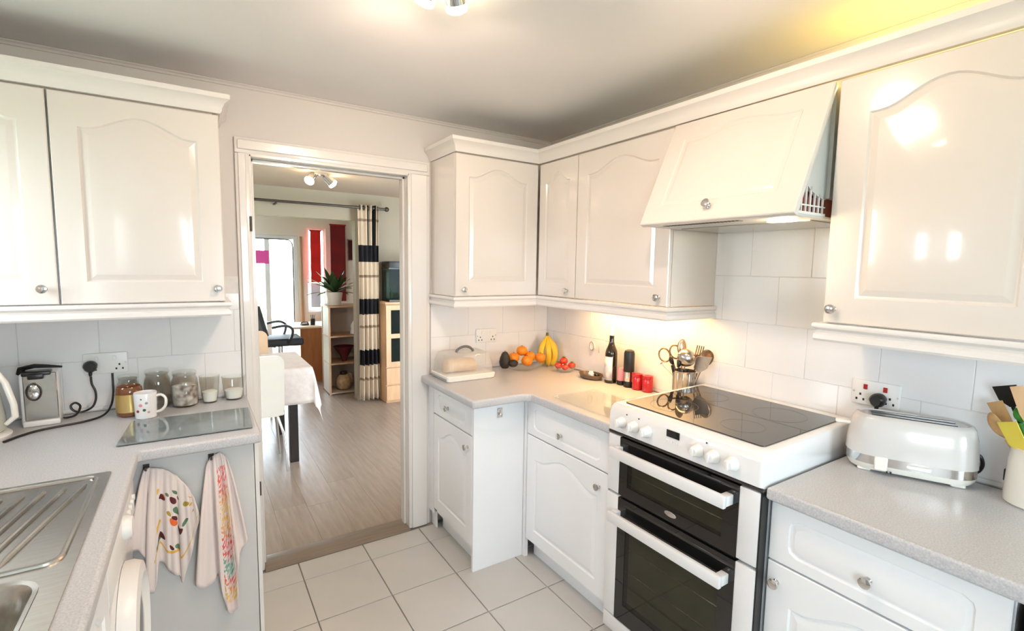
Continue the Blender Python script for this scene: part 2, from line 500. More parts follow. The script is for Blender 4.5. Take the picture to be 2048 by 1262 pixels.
boxes('grout_bed', [(XL, 0.17, YB - 0.0072, YB, ZW, 1.5), (1.155, XR, YB - 0.0072, YB, ZW, 1.5)], 'grout', None, wall_back)
boxes('grout_bed', [(XR - 0.0072, XR, -0.5, YB - 0.0072, ZW, 1.5), (XR - 0.0072, XR, 0.78, 1.40, 1.5, 1.76)], 'grout', None, wall_right)
tiles(wall_back, 'y', YB, XL, 0.17, ZW + 0.002, 1.42, off=0.02)
tiles(wall_back, 'y', YB, 1.155, XR - 0.008, ZW + 0.002, 1.42, off=0.03)
tiles(wall_right, 'x', XR, -0.45, YB - 0.011, ZW + 0.002, 1.342, off=0.10)
tiles(wall_right, 'x', XR, 0.785, 1.395, 1.342, 1.742, off=0.10)

# door frame
dr = thing('door_1', 'white gloss door frame around the opening to the dining room', 'door frame')
dr['kind'] = 'structure'
ap = [(0, 0), (0.062, 0), (0.062, 0.010), (0.050, 0.016), (0.030, 0.018), (0.012, 0.014), (0, 0.009)]


for s, xa, xb in ((0, DX0 - 0.062, DX0), (1, DX1, DX1 + 0.125)):
    q = MB(); q.box(xa, xb, YB - 0.018, YB, 0.0, DZ + 0.0, bev=0.005, seg=2)
    q.box(xa + 0.012, xb - 0.018, YB - 0.024, YB - 0.017, 0.0, DZ, bev=0.003, seg=1)
    q.build('architrave', 'trim_gloss', dr)
q = MB(); q.box(DX0 - 0.062, DX1 + 0.125, YB - 0.018, YB, DZ, DZ + 0.075, bev=0.005, seg=2)
q.box(DX0 - 0.05, DX1 + 0.11, YB - 0.024, YB - 0.017, DZ + 0.018, DZ + 0.062, bev=0.003, seg=1)
q.build('architrave', 'trim_gloss', dr)
for xa, xb in ((DX0 - 0.028, DX0 + 0.006), (DX1 - 0.006, DX1 + 0.028)):
    q = MB(); q.box(xa, xb, YB - 0.016, YB + 0.125, 0.0, DZ, bev=0.002, seg=1); q.build('jamb', 'trim_gloss', dr)
q = MB(); q.box(DX0 - 0.028, DX1 + 0.028, YB - 0.016, YB + 0.125, DZ - 0.012, DZ + 0.022, bev=0.002, seg=1); q.build('head_jamb', 'trim_gloss', dr)
for xa, xb in ((DX0 + 0.006, DX0 + 0.018), (DX1 - 0.018, DX1 - 0.006)):
    q = MB(); q.box(xa, xb, YB + 0.035, YB + 0.075, 0.0, DZ - 0.012, bev=0.002, seg=1); q.build('door_stop', 'trim_gloss', dr)
q = MB(); q.box(DX0 + 0.006, DX1 - 0.006, YB + 0.035, YB + 0.075, DZ - 0.026, DZ - 0.012, bev=0.002, seg=1); q.build('door_stop', 'trim_gloss', dr)
for z in (0.44, 1.75):
    q = MB(); q.cyl((DX0 - 0.004, YB - 0.022, z - 0.035), (DX0 - 0.004, YB - 0.022, z + 0.035), 0.005)
    q.build('hinge', 'dark_metal', dr)
# the skirting-height wall plinth block beside the small base unit
th_ = MB(); th_.prism([(2.64, 0.0), (2.79, 0.0), (2.79, 0.006), (2.775, 0.012), (2.655, 0.012), (2.64, 0.004)], DX0 + 0.007, DX1 - 0.007, 'x')
struct(th_.build('trim_2', 'threshold'), 'brown wooden threshold strip in the doorway')

# ------------------------------------------------------------------ structure: dining room and study beyond
DC = 2.36
floor_d = shell_box('floor_dining', (-1.7, 3.0, 2.795, 8.0, -0.12, -0.010), 'plank_c', 'dining room floor of pale wood planks')
PWID, PLEN = 0.19, 1.29
cachep = {}
for i in range(-2, 14):
    x = -0.02 + i * PWID
    st = random.uniform(0, PLEN)
    y = 2.795 - st
    while y < 7.7:
        ya, yb = max(y, 2.797), min(y + PLEN, 7.7)
        y += PLEN
        if yb - ya < 0.05: continue
        mt = random.choice(('plank_a', 'plank_b', 'plank_c', 'plank_a'))
        mb = MB(); mb.box(0.0003, PWID - 0.0003, 0.0003, yb - ya - 0.0003, -0.010, 0.0, bev=0.0007, seg=1)
        o = mb.build('plank', mt, floor_d); o.location = (x, ya, 0)
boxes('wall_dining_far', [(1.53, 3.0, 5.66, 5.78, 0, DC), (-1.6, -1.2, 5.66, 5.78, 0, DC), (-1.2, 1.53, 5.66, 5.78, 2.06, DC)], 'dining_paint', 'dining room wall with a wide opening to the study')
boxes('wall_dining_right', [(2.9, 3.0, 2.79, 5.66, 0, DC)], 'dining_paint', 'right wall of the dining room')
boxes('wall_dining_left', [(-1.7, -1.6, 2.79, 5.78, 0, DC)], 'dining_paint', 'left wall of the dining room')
shell_box('ceiling_dining', (-1.7, 3.0, 2.79, 5.78, DC, DC + 0.1), 'dining_ceiling_dimmed', 'dining room ceiling')
shell_box('ceiling_study', (-1.7, 3.0, 5.78, 7.95, 2.46, 2.56), 'ceiling_paint', 'study ceiling')
# study far wall with glazed door and windows
boxes('wall_study_far', [(1.26, 1.385, 7.70, 7.82, 0, 2.46), (1.385, 1.645, 7.70, 7.82, 0, 0.86), (1.385, 1.645, 7.70, 7.82, 2.09, 2.46),
                         (1.645, 3.0, 7.70, 7.82, 0, 2.46), (0.24, 1.26, 7.70, 7.82, 1.97, 2.46), (-1.6, 0.24, 7.70, 7.82, 0, 2.46)], 'study_paint', 'far wall of the study with windows')
boxes('wall_study_right', [(2.9, 3.0, 5.78, 7.82, 0, 2.46)], 'study_paint', 'right wall of the study')
boxes('wall_study_left', [(-1.6, -1.5, 5.78, 7.82, 0, 2.46)], 'study_paint', 'left wall of the study')
window('window_4', 'wide glazed study doors, white frame, garden beyond', (0.24, 1.26, 0.0, 1.97, 7.73, 7.79), 'y', mull=(0.86,), fr=0.055)
window('window_5', 'narrow study window behind the red hanging panel', (1.385, 1.645, 0.86, 2.09, 7.73, 7.79), 'y', fr=0.03)
gk = MB(); gk.tube([(1.195, 7.722, 0.55), (1.195, 7.722, 1.80), (1.185, 7.722, 1.87), (1.15, 7.722, 1.905), (1.08, 7.722, 1.912), (0.45, 7.722, 1.915)], 0.009, 6)
struct(gk.build('trim_3', 'gasket'), 'dark rubber seal around the study door glass')
pk = MB(); pk.box(1.285, 1.315, 7.66, 7.70, 0.0, 1.96, bev=0.003, seg=1)
struct(pk.build('trim_4', 'wood_shelf'), 'brown upright strip beside the study door')

# garden
gd = MB(); gd.box(-30, 30, 7.95, 40, -0.25, -0.15)
struct(gd.build('ground', 'grass', smooth=False), 'lawn outside the study')
gd = MB(); gd.box(-30, -1.75, -20, 7.9, -0.25, -0.15)
struct(gd.build('ground_side', 'grass', smooth=False), 'lawn outside the kitchen window')


def bush(label, c, s, n, group):
    mb = MB()
    for _ in range(n):
        p = (c[0] + random.uniform(-s[0], s[0]), c[1] + random.uniform(-s[1], s[1]), c[2] + random.uniform(0.15, 1) * s[2])
        mb.sphere(p, random.uniform(0.25, 0.45), (1, 1, random.uniform(0.8, 1.2)), 10, 7)
    mb.cyl((c[0], c[1], -0.16), (c[0], c[1], 0.5), 0.06)
    for v in mb.bm.verts: v.co += Vector((random.uniform(-.05, .05), random.uniform(-.05, .05), random.uniform(-.05, .05)))
    o = mb.build('garden_bush', 'hedge'); tag(o, label, 'bush', group); recenter(o)


bush('green garden bush left of the study door mullion', (0.9, 14.2, -0.15), (0.4, 0.4, 1.0), 16, 'bushes in the garden')
bush('green garden bush right of the study door mullion', (2.75, 14.0, -0.15), (0.4, 0.4, 1.1), 16, 'bushes in the garden')


# ------------------------------------------------------------------ cabinet doors
def loop_arch(w, h, mx, mb_, mt, A, n=18):
    pts = [(mx, mb_), (w - mx, mb_)]
    zs = h - mt - A
    for i in range(n + 1):
        t = i / n
        u = min(1, max(0, (t - 0.07) / 0.86))
        s = (0.5 - 0.5 * math.cos(2 * PI * u)) ** 0.85
        pts.append((w - mx - t * (w - 2 * mx), zs + A * s))
    return pts


def loop_rect_out(w, h, n=18, e=0.0):
    pts = [(e, e), (w - e, e)]
    for i in range(n + 1): pts.append((w - e - i / n * (w - 2 * e), h - e))
    return pts


def loop_oct(w, h, mx, mz, ch):
    return [(mx + ch, mz), (w - mx - ch, mz), (w - mx - ch * .2, mz + ch * .45), (w - mx, mz + ch * 1.0), (w - mx, h - mz - ch), (w - mx - ch * .2, h - mz - ch * .45), (w - mx - ch, h - mz),
            (mx + ch, h - mz), (mx + ch * .2, h - mz - ch * .45), (mx, h - mz - ch), (mx, mz + ch), (mx + ch * .2, mz + ch * .45)]


def loop_oct_out(w, h, e, mx, mz, ch):
    a = mx + ch; b = mz + ch
    return [(a, e), (w - a, e), (w - e, e), (w - e, b), (w - e, h - b), (w - e, h - e), (w - a, h - e), (a, h - e), (e, h - e), (e, h - b), (e, b), (e, e)]


def door_mesh(w, h, style, t=0.02, mx=0.075, mb_=0.08, mt=0.058, A=0.055):
    mb = MB()
    def L(pts, y): return [(x, y, z) for x, z in pts]
    if style == 'arch':
        f = lambda d: loop_arch(w, h, mx + d, mb_ + d, mt + d, A)
        o = lambda e: loop_rect_out(w, h, e=e)
    else:
        ch = 0.024; mz = 0.034
        f = lambda d: loop_oct(w, h, mx * .75 + d * .6, mz + d * .6, ch)
        o = lambda e: loop_oct_out(w, h, e, mx * .75, mz, ch)
    mb.loops([L(o(0), t), L(o(0), 0.003), L(o(0.003), 0.0), L(f(0), 0.0), L(f(0.005), 0.0055), L(f(0.009), 0.006), L(f(0.026), 0.0015), L(f(0.029), 0.001)])
    return mb


def knob_mesh(r=0.016, L=0.026):
    mb = MB()
    R_ = Matrix.Rotation(PI / 2, 3, 'X')     # local z -> -y
    mb.lathe([(r * .62, 0), (r * .62, 0.002), (r * .42, 0.004), (r * .38, L * .5), (r * .8, L * .62), (r, L * .78), (r * .92, L * .93), (r * .55, L), (0.001, L)], mat=R_, n=18)
    return mb


def add_door(parent, x0, z0, w, h, style, knob=None, name='door', mat='cab_gloss', **kw):
    d = door_mesh(w, h, style, **kw).build(name, mat, parent, angle=12)
    d.location = (x0, 0, z0)
    if knob:
        k = knob_mesh().build('knob', 'chrome', d); k.location = (knob[0] - x0, 0.0, knob[1] - z0)
    return d


def body(parent, w, d, z0, z1, mat='cab_body', y0=0.0225):
    mb = MB(); t = 0.018
    mb.box(0.0005, t, y0, d, z0, z1); mb.box(w - t, w - 0.0005, y0, d, z0, z1)
    mb.box(t, w - t, y0, d, z0, z0 + t); mb.box(t, w - t, y0, d, z1 - t, z1); mb.box(t, w - t, d - 0.008, d, z0 + t, z1 - t)
    return mb.build('carcass', mat, parent, smooth=False)


def wall_unit(label, loc, rotz, w, d, knob, group, name='wall_cabinet', body_x1=None, **kw):
    t = thing(name, label, 'cabinet', (loc[0], loc[1], UZ0), rotz, group)
    body(t, body_x1 or w, d, 0, UZ1 - UZ0, mat='cab_gloss')
    add_door(t, 0.002, 0.0, w - 0.004, UZ1 - UZ0 - 0.004, 'arch', knob, **kw)
    return t


RZ = -PI / 2        # fronts that look towards the sink side (-x)
g1 = 'white wall cabinets with arched panel doors'
wall_unit('glossy cream wall cabinet cut off by the left picture edge', (-0.825, UY), 0, 0.412, 0.325, (0.37, 0.056), g1)
wall_unit('glossy cream wall cabinet with arched door, just left of the doorway', (-0.411, UY), 0, 0.513, 0.325, (0.485, 0.053), g1)
wall_unit('cream wall cabinet right of the doorway, above the bread box', (1.158, UY), 0, 0.528, 0.325, (0.045, 0.036), g1)
wall_unit('narrow cream wall cabinet in the inner corner above the tomatoes', (UX, 2.345), RZ, 0.335, 0.322, (0.275, 0.038), g1, mx=0.06)
wall_unit('cream wall cabinet above the oil bottle, beside the extractor', (UX, 2.008), RZ, 0.611, 0.322, (0.562, 0.038), g1)
wall_unit('large glossy white wall cabinet right of the extractor, above the toaster', (UX, 0.778), RZ, 0.53, 0.322, (0.018 + 0.012, 0.044), g1, mx=0.085)

corn = [(-0.012, UZ1 + 0.002), (0.006, UZ1 + 0.002), (0.012, UZ1 + 0.012), (0.013, UZ1 + 0.022), (0.022, UZ1 + 0.040), (0.034, UZ1 + 0.050), (0.040, UZ1 + 0.054), (0.040, UZ1 + 0.072), (-0.012, UZ1 + 0.072)]
rail = [(-0.008, 1.402), (0.020, 1.402), (0.022, 1.396), (0.021, 1.388), (0.011, 1.380), (0.010, 1.372), (0.017, 1.366), (0.018, 1.352), (0.014, 1.345), (-0.008, 1.345)]
def mould(name, label, path, prof):
    o = sweep(name, path, prof, 'trim_gloss'); return tag(o, label, 'moulding')
mould('cornice_moulding', 'white cornice moulding on top of the wall cabinets left of the doorway', [(-0.825, UY), (0.102, UY), (0.102, 2.675)], corn)
mould('cornice_moulding', 'long white cornice moulding turning the corner above extractor and right wall cabinets', [(1.158, 2.675), (1.158, UY), (UX, UY), (UX, 0.245)], corn)
mould('light_rail', 'white light rail moulding under the wall cabinets left of the doorway', [(-0.825, UY), (0.102, UY), (0.102, 2.668)], rail)
mould('light_rail', 'white light rail moulding in the corner, above fruit and oil bottle', [(1.158, 2.668), (1.158, UY), (UX, UY), (UX, 1.398), (2.01, 1.398)], rail)
mould('light_rail', 'white light rail moulding above the toaster', [(2.008, 0.776), (UX, 0.776), (UX, 0.248)], rail)

# ------------------------------------------------------------------ extractor hood with tilted door
hd = thing('extractor_hood', 'cooker extractor hood behind a tilted white cabinet door', 'extractor hood', (UX, 1.393, 0), RZ)
HW = 0.607           # local x 0..HW, local y depth (+ into wall), world z
mb = MB(); mb.box(0.012, HW - 0.012, 0.03, 0.322, 1.80, 2.15); mb.build('housing', 'cab_body', hd, smooth=False)
ang = math.atan2(0.19, 0.415)
dl = math.hypot(0.19, 0.415)
hdoor = MB()
for a, b, c_, d_, e_, f_ in [(0.002, HW - 0.002, 0, 0.02, 0, dl)]: hdoor.box(a, b, c_, d_, e_, f_, bev=0.004)
hdo = hdoor.build('tilted_door', 'cab_gloss', hd)
hdo.location = (0, -0.19, 1.738); hdo.rotation_euler = (-ang, 0, 0)
pan = door_mesh(HW - 0.004, dl, 'arch', mt=0.05, A=0.03, t=0.004).build('door_panel', 'cab_gloss', hdo, angle=12); pan.location = (0.002, -0.0045, 0)
kb = knob_mesh().build('knob', 'chrome', hdo); kb.location = (0.296, -0.0045, 0.055)
for k, xx in enumerate((0.018, HW - 0.030)):
    # cheek: from hinge along the door, curved lower edge
    poly = [(0.018, 2.13), (0.004, 2.13)]
    for i in range(8):
        s = i / 7
        poly.append((-0.004 - 0.122 * s, 2.10 - 0.255 * s))
    for i in range(1, 8):
        s = i / 7
        poly.append((-0.126 + 0.146 * s, 1.845 - 0.050 * math.sin(s * PI / 2)))
    ck = MB(); ck.prism(poly, xx, xx + 0.012, 'x'); ck.build('cheek', 'hood_grey', hd)
mb = MB(); mb.box(0.014, HW - 0.014, -0.165, 0.318, 1.733, 1.742, bev=0.002, seg=1); tray = mb.build('base_plate', 'hood_grey', hd)
mb = MB(); mb.box(0.03, HW - 0.03, -0.02, 0.31, 1.742, 1.80); mb.build('fan_box', 'hood_red', hd, smooth=False)
mb = MB(); mb.box(HW - 0.060, HW - 0.045, -0.13, 0.0, 1.742, 1.84); mb.build('inner_panel', 'hood_red', hd, smooth=False)
for k in range(7):
    y = -0.150 + k * 0.026
    mb = MB(); mb.box(HW - 0.024, HW - 0.018, y, y + 0.005, 1.742, 1.81 + (0.02 if k < 4 else 0), bev=0.001, seg=1); mb.build('grille_bar', 'white_plastic', hd, smooth=False)
mb = MB(); mb.box(HW - 0.024, HW - 0.016, -0.155, 0.02, 1.742, 1.750); mb.box(HW - 0.023, HW - 0.017, -0.15, 0.02, 1.768, 1.772); mb.build('grille_frame', 'white_plastic', hd, smooth=False)
for k in range(22):
    x = 0.09 + k * 0.0145
    mb = MB(); mb.box(x, x + 0.008, -0.158, -0.128, 1.7315, 1.7332); mb.build('slot', 'black_plastic', hd, smooth=False)
mb = MB(); mb.box(0.05, HW - 0.05, 0.0, 0.29, 1.7295, 1.7328, bev=0.001, seg=1); mb.build('filter_mesh', 'steel', hd)
mb = MB(); mb.lathe([(0.030, -0.006), (0.028, -0.003), (0.028, 0.0)], (0.50, -0.065, 1.7328), 18, sx=1.6); mb.build('lamp_lens', 'bulb_hood', hd)

# ------------------------------------------------------------------ base units
g2 = 'white base units with drawer and arched door'


def base_unit(label, loc, rotz, w, depth, drawer, door, kd, kk, group=g2, end=None):
    t = thing('base_unit', label, 'cabinet', (loc[0], loc[1], 0), rotz, group)
    mb = MB(); mb.box(0.001, w - 0.001, 0.0225, depth, 0.10, 0.882); mb.build('carcass', 'cab_base', t, smooth=False)
    mb = MB(); mb.box(0.001, w - 0.001, 0.06, 0.078, 0.0, 0.10); mb.build('plinth', 'cab_base', t, smooth=False)
    add_door(t, 0.003, drawer[0], w - 0.006, drawer[1] - drawer[0], 'drawer', kd, 'drawer_front', 'cab_base')
    add_door(t, 0.003, door[0], w - 0.006, door[1] - door[0], 'arch', kk, 'door', 'cab_base', mx=0.07 if w > 0.5 else 0.06, mb_=0.07, A=0.06)
    if end:
        mb = MB(); mb.box(w, w + 0.018, 0.0, end, 0.0, 0.882, bev=0.001, seg=1); mb.build('end_panel', 'cab_base', t, smooth=False)
    return t


u1 = base_unit('small white base unit beside the doorway, under the bread box', (1.137, 2.588), RZ, 0.475, 0.30, (0.715, 0.872), (0.135, 0.708), (0.195, 0.787), (0.428, 0.645), end=0.305)
hk = MB(); hk.box(0.494, 0.499, 0.135, 0.165, 0.795, 0.845, bev=0.002, seg=1); hk.tube([(0.498, 0.15, 0.835), (0.504, 0.15, 0.815), (0.514, 0.15, 0.808), (0.518, 0.15, 0.820)], 0.003, 6)
hk.build('hook', 'chrome', u1)
mb = MB(); mb.box(1.139, 1.145, 2.592, 2.668, 0.10, 0.882); mb.box(1.16, 1.166, 2.592, 2.668, 0, 0.0999)
tag(mb.build('filler_strip', 'cab_base', smooth=False), 'white filler strip between door frame and small base unit', 'panel')
mb = MB(); mb.box(1.4425, 1.465, 2.0735, 2.0945, 0.0, 0.882)
tag(mb.build('filler_post', 'cab_base', smooth=False), 'white corner post between the two base units left of the cooker', 'panel')
base_unit('white base unit directly left of the cooker', (1.445, 2.072), RZ, 0.618, 0.55, (0.694, 0.872), (0.110, 0.688), (0.285, 0.762), (0.556, 0.618))
base_unit('white base unit right of the cooker, under the toaster worktop', (1.445, 0.769), RZ, 0.532, 0.55, (0.690, 0.872), (0.110, 0.684), (0.265, 0.764), (0.033, 0.626))
# appliance at the far right
ap_ = thing('undercounter_appliance', 'white appliance with rounded edge at the lower right picture corner', 'appliance', (1.44, 0.222, 0), RZ)
mb = MB(); mb.box(0.0, 0.58, 0.03, 0.55, 0.012, 0.872); mb.build('casing', 'black_plastic', ap_, smooth=False)
mb = MB(); mb.box(0.006, 0.574, -0.02, 0.03, 0.06, 0.865, bev=0.022, seg=4); mb.build('front', 'white_enamel', ap_)
mb = MB(); mb.box(0.0, 0.58, 0.05, 0.53, 0.0, 0.012); mb.build('foot', 'black_plastic', ap_, smooth=False)

# ------------------------------------------------------------------ worktops
w1 = plate('worktop', [(1.088, 2.669), (1.088, 2.022), (1.098, 2.012), (1.372, 2.012), (1.406, 1.985), (1.410, 1.428), (2.010, 1.428), (2.010, 2.669)], [], 0.884, ZW, 0.010, 'worktop')
tag(w1, 'speckled pale worktop turning the corner, from doorway to cooker', 'worktop')
w2 = plate('worktop', [(1.410, 0.764), (1.410, -0.45), (2.010, -0.45), (2.010, 0.764)], [], 0.884, ZW, 0.010, 'worktop')
tag(w2, 'speckled pale worktop right of the cooker, carrying the toaster', 'worktop')
SX0, SX1, SY0, SY1 = -0.735, -0.237, 0.30, 1.862
w3 = plate('worktop', [(-0.822, 2.669), (-0.822, -0.6), (-0.187, -0.6), (-0.187, 2.015), (-0.178, 2.026), (0.176, 2.026), (0.186, 2.036), (0.186, 2.669)], [rrect(-0.70, -0.27, 0.70, 1.31, 0.05)], 0.884, ZW, 0.010, 'worktop')
tag(w3, 'speckled white worktop around the sink, left side', 'worktop')

# ------------------------------------------------------------------ sink
sk = thing('sink', 'stainless steel sink with ribbed drainer set in the left worktop', 'sink', (0, 0, ZW))
plate('sink_top', rrect(SX0, SX1, SY0, SY1, 0.012), [rrect(-0.685, -0.283, 0.72, 1.292, 0.06, 7)], 0.0005, 0.0035, 0.001, 'steel', sk)
mb = MB(); lo = []
for e, z in ((0.0, 0.0036), (-0.004, 0.005), (0.004, 0.003), (0.010, -0.006), (0.016, -0.05), (0.022, -0.12), (0.034, -0.148), (0.06, -0.158)):
    lo.append([(x, y, z) for x, y in rrect(-0.685 + e, -0.283 - e, 0.72 + e, 1.292 - e, max(0.015, 0.06 - e * .4), 7)])
mb.loops(lo, cap0=False); mb.build('bowl', 'steel', sk)
mb = MB(); mb.lathe([(0.04, -0.1575), (0.04, -0.155), (0.03, -0.154), (0.001, -0.156)], (-0.484, 1.0, 0), 18); mb.build('drain', 'chrome', sk)
for k in range(10):
    x = -0.285 - k * 0.042
    mb = MB(); mb.tube([(x, 1.78 - 0.004 * k, 0.0035), (x - 0.004, 1.76, 0.006), (x - 0.075 + 0.006 * k, 1.40, 0.006), (x - 0.08 + 0.006 * k, 1.37, 0.0035)], [0.003, 0.006, 0.006, 0.003], 8)
    mb.build('drainer_rib', 'steel', sk)
mb = MB(); pts = [(x, y, 0.004) for x, y in rrect(SX0 + 0.028, SX1 - 0.028, 1.335, SY1 - 0.034, 0.03, 5)]
mb.tube(pts + [pts[0], pts[1]], 0.0065, 8); mb.build('drainer_lip', 'steel', sk)
mb = MB(); mb.lathe([(0.026, 0.0035), (0.026, 0.012), (0.02, 0.03), (0.016, 0.05), (0.016, 0.14)], (-0.712, 1.0, 0), 16)
mb.tube([(-0.712, 1.0, 0.13), (-0.712, 1.0, 0.22), (-0.69, 1.0, 0.27), (-0.64, 1.0, 0.29), (-0.59, 1.0, 0.27), (-0.575, 1.0, 0.23)], 0.010, 10); mb.build('tap', 'chrome', sk)

# ------------------------------------------------------------------ units under the left worktop
pn = thing('panel_unit', 'plain white panel front under the left worktop, towels hanging on it', 'cabinet', (-0.165, 2.085, 0))
mb = MB(); mb.box(-0.095, 0.328, 0.0, 0.018, 0.02, 0.872, bev=0.002, seg=1); mb.build('front', 'panel_shaded', pn)
mb = MB(); mb.box(0.0, 0.33, 0.02, 0.57, 0.0, 0.880); mb.build('carcass', 'cab_base', pn, smooth=False)
mb = MB(); mb.box(0.331, 0.345, 0.004, 0.57, 0.0, 0.880); mb.build('side_panel', 'cab_body', pn, smooth=False)
wm = thing('washing_machine', 'white washing machine with round door, beneath the drainer', 'washing machine', (-0.205, 1.45, 0), PI / 2)
# local x -> world y, local -y -> world +x (front)
mb = MB(); mb.box(0.0, 0.585, 0.012, 0.56, 0.01, 0.865, bev=0.008); mb.build('casing', 'white_enamel', wm)
mb = MB(); mb.box(0.004, 0.581, 0.0, 0.012, 0.72, 0.862, bev=0.004); mb.build('control_panel', 'white_plastic', wm)
Rk = Matrix.Rotation(PI / 2, 3, 'X')
mb = MB(); mb.lathe([(0.035, 0), (0.035, 0.012), (0.028, 0.022), (0.001, 0.022)], (0.30, 0.0, 0.79), 18, mat=Rk); mb.build('dial', 'white_plastic', wm)
for k in range(4):
    mb = MB(); mb.lathe([(0.010, 0), (0.010, 0.008), (0.001, 0.009)], (0.40 + k * 0.04, 0.0, 0.79), 12, mat=Rk); mb.build('button', 'white_plastic', wm)
mb = MB(); mb.lathe([(0.205, 0.0), (0.205, 0.02), (0.195, 0.042), (0.165, 0.048), (0.145, 0.030), (0.142, 0.0)], (0.30, 0.011, 0.46), 36, mat=Rk, cap0=False, cap1=False); mb.build('door_ring', 'white_plastic', wm)
mb = MB(); mb.lathe([(0.144, 0.026), (0.12, 0.034), (0.07, 0.040), (0.001, 0.042)], (0.30, 0.011, 0.46), 30, mat=Rk, cap0=False); mb.build('door_glass', 'black_glass', wm)
mb = MB(); mb.box(0.06, 0.52, 0.05, 0.52, 0.0, 0.01); mb.build('foot', 'black_plastic', wm, smooth=False)
lb = thing('sink_unit', 'white base unit under the sink bowl at the left picture edge', 'cabinet', (-0.205, 0.75, 0), PI / 2)
mb = MB(); mb.box(0.0, 0.69, 0.0225, 0.56, 0.10, 0.70); mb.build('carcass', 'cab_base', lb, smooth=False)
mb = MB(); mb.box(0.0, 0.69, 0.06, 0.08, 0.0, 0.10); mb.build('plinth', 'cab_base', lb, smooth=False)
for k in range(2):
    add_door(lb, 0.003 + k * 0.346, 0.11, 0.338, 0.76, 'arch', (0.30 + k * 0.09, 0.80), 'door', 'cab_base', mx=0.06)

# ------------------------------------------------------------------ cooker
ck = thing('cooker', 'white freestanding electric cooker with black double oven doors', 'cooker', (1.40, 1.420, 0), RZ)
CW = 0.648; CT = 1.022; CD = 0.595
mb = MB(); mb.box(0.006, CW - 0.006, 0.03, CD, 0.06, 0.905); mb.build('casing', 'white_enamel', ck, smooth=False)
mb = MB(); mb.box(0.03, CW - 0.03, 0.05, CD - 0.02, 0.0, 0.06); mb.build('plinth', 'white_enamel', ck, smooth=False)
# top section: fascia and hob surround
prof = [(0.004, 0.912), (-0.006, 0.918), (-0.004, 0.990), (0.004, 1.012), (0.016, CT), (0.05, CT + 0.003), (CD - 0.04, CT + 0.012), (CD, CT + 0.012), (CD, 0.912)]
mb = MB(); lo = []
for x, ins in ((0.0, 0.006), (0.004, 0.002), (0.012, 0.0), (CW - 0.012, 0.0), (CW - 0.004, 0.002), (CW, 0.006)):
    l = []
    for y, z in prof:
        yy = y + (ins if y < 0.1 else -ins); zz = z - ins if z > 1.0 else z
        l.append((x, yy, zz))
    lo.append(l)
mb.loops(lo); mb.build('hob_surround', 'white_enamel', ck, angle=50)
mb = MB()
def hp(x, y): return (x, y, CT + 0.0035 + 0.009 * (y - 0.05) / (CD - 0.09))
mb.loops([[hp(x, y) for x, y in rrect(0.038, CW - 0.030, 0.045, CD - 0.055, 0.012)], [(p[0], p[1], p[2] + 0.004) for p in [hp(x, y) for x, y in rrect(0.038, CW - 0.030, 0.045, CD - 0.055, 0.012)]]])
hobo = mb.build('hob_glass', 'hob_glass', ck, angle=20)
for k, (x, y, r) in enumerate(((0.18, 0.17, 0.09), (0.47, 0.17, 0.07), (0.18, 0.40, 0.07), (0.47, 0.40, 0.09))):
    mb = MB(); z = hp(x, y)[2] + 0.0042
    pts = [(x + r * math.cos(a * PI / 16), y + r * math.sin(a * PI / 16), hp(x, y + r * math.sin(a * PI / 16))[2] + 0.004) for a in range(34)]
    mb.tube(pts, 0.0005, 4); mb.build('ring_mark', 'gasket', hobo)
for x in (0.075, 0.14, 0.205, 0.424, 0.485, 0.552):
    k = MB(); k.lathe([(0.023, 0), (0.023, 0.006), (0.019, 0.012), (0.017, 0.026), (0.013, 0.030), (0.001, 0.030)], n=20, mat=Rk)
    k.box(-0.0045, 0.0045, -0.036, -0.026, -0.016, 0.016, bev=0.002, seg=1)
    ko = k.build('control_knob', 'white_plastic', ck); ko.location = (x, -0.0055, 0.962)
for x in (0.098, 0.16, 0.455):
    mb = MB(); mb.lathe([(0.003, 0), (0.003, 0.0015), (0.001, 0.002)], (x, -0.0045, 0.998), 8, mat=Rk); mb.build('indicator_lamp', 'black_plastic', ck)
mb = MB(); mb.box(0.292, 0.348, -0.0068, -0.0045, 0.972, 0.998, bev=0.001, seg=1); mb.build('clock_display', 'black_glass', ck)
for x in (0.296, 0.318, 0.340):
    mb = MB(); mb.lathe([(0.004, 0), (0.004, 0.003), (0.001, 0.0035)], (x, -0.0055, 0.958), 10, mat=Rk); mb.build('clock_button', 'white_plastic', ck)
mb = MB(); mb.box(-0.004, CW + 0.004, 0.0, 0.05, 0.903, 0.912, bev=0.002, seg=1); mb.build('shadow_strip', 'dark_metal', ck)


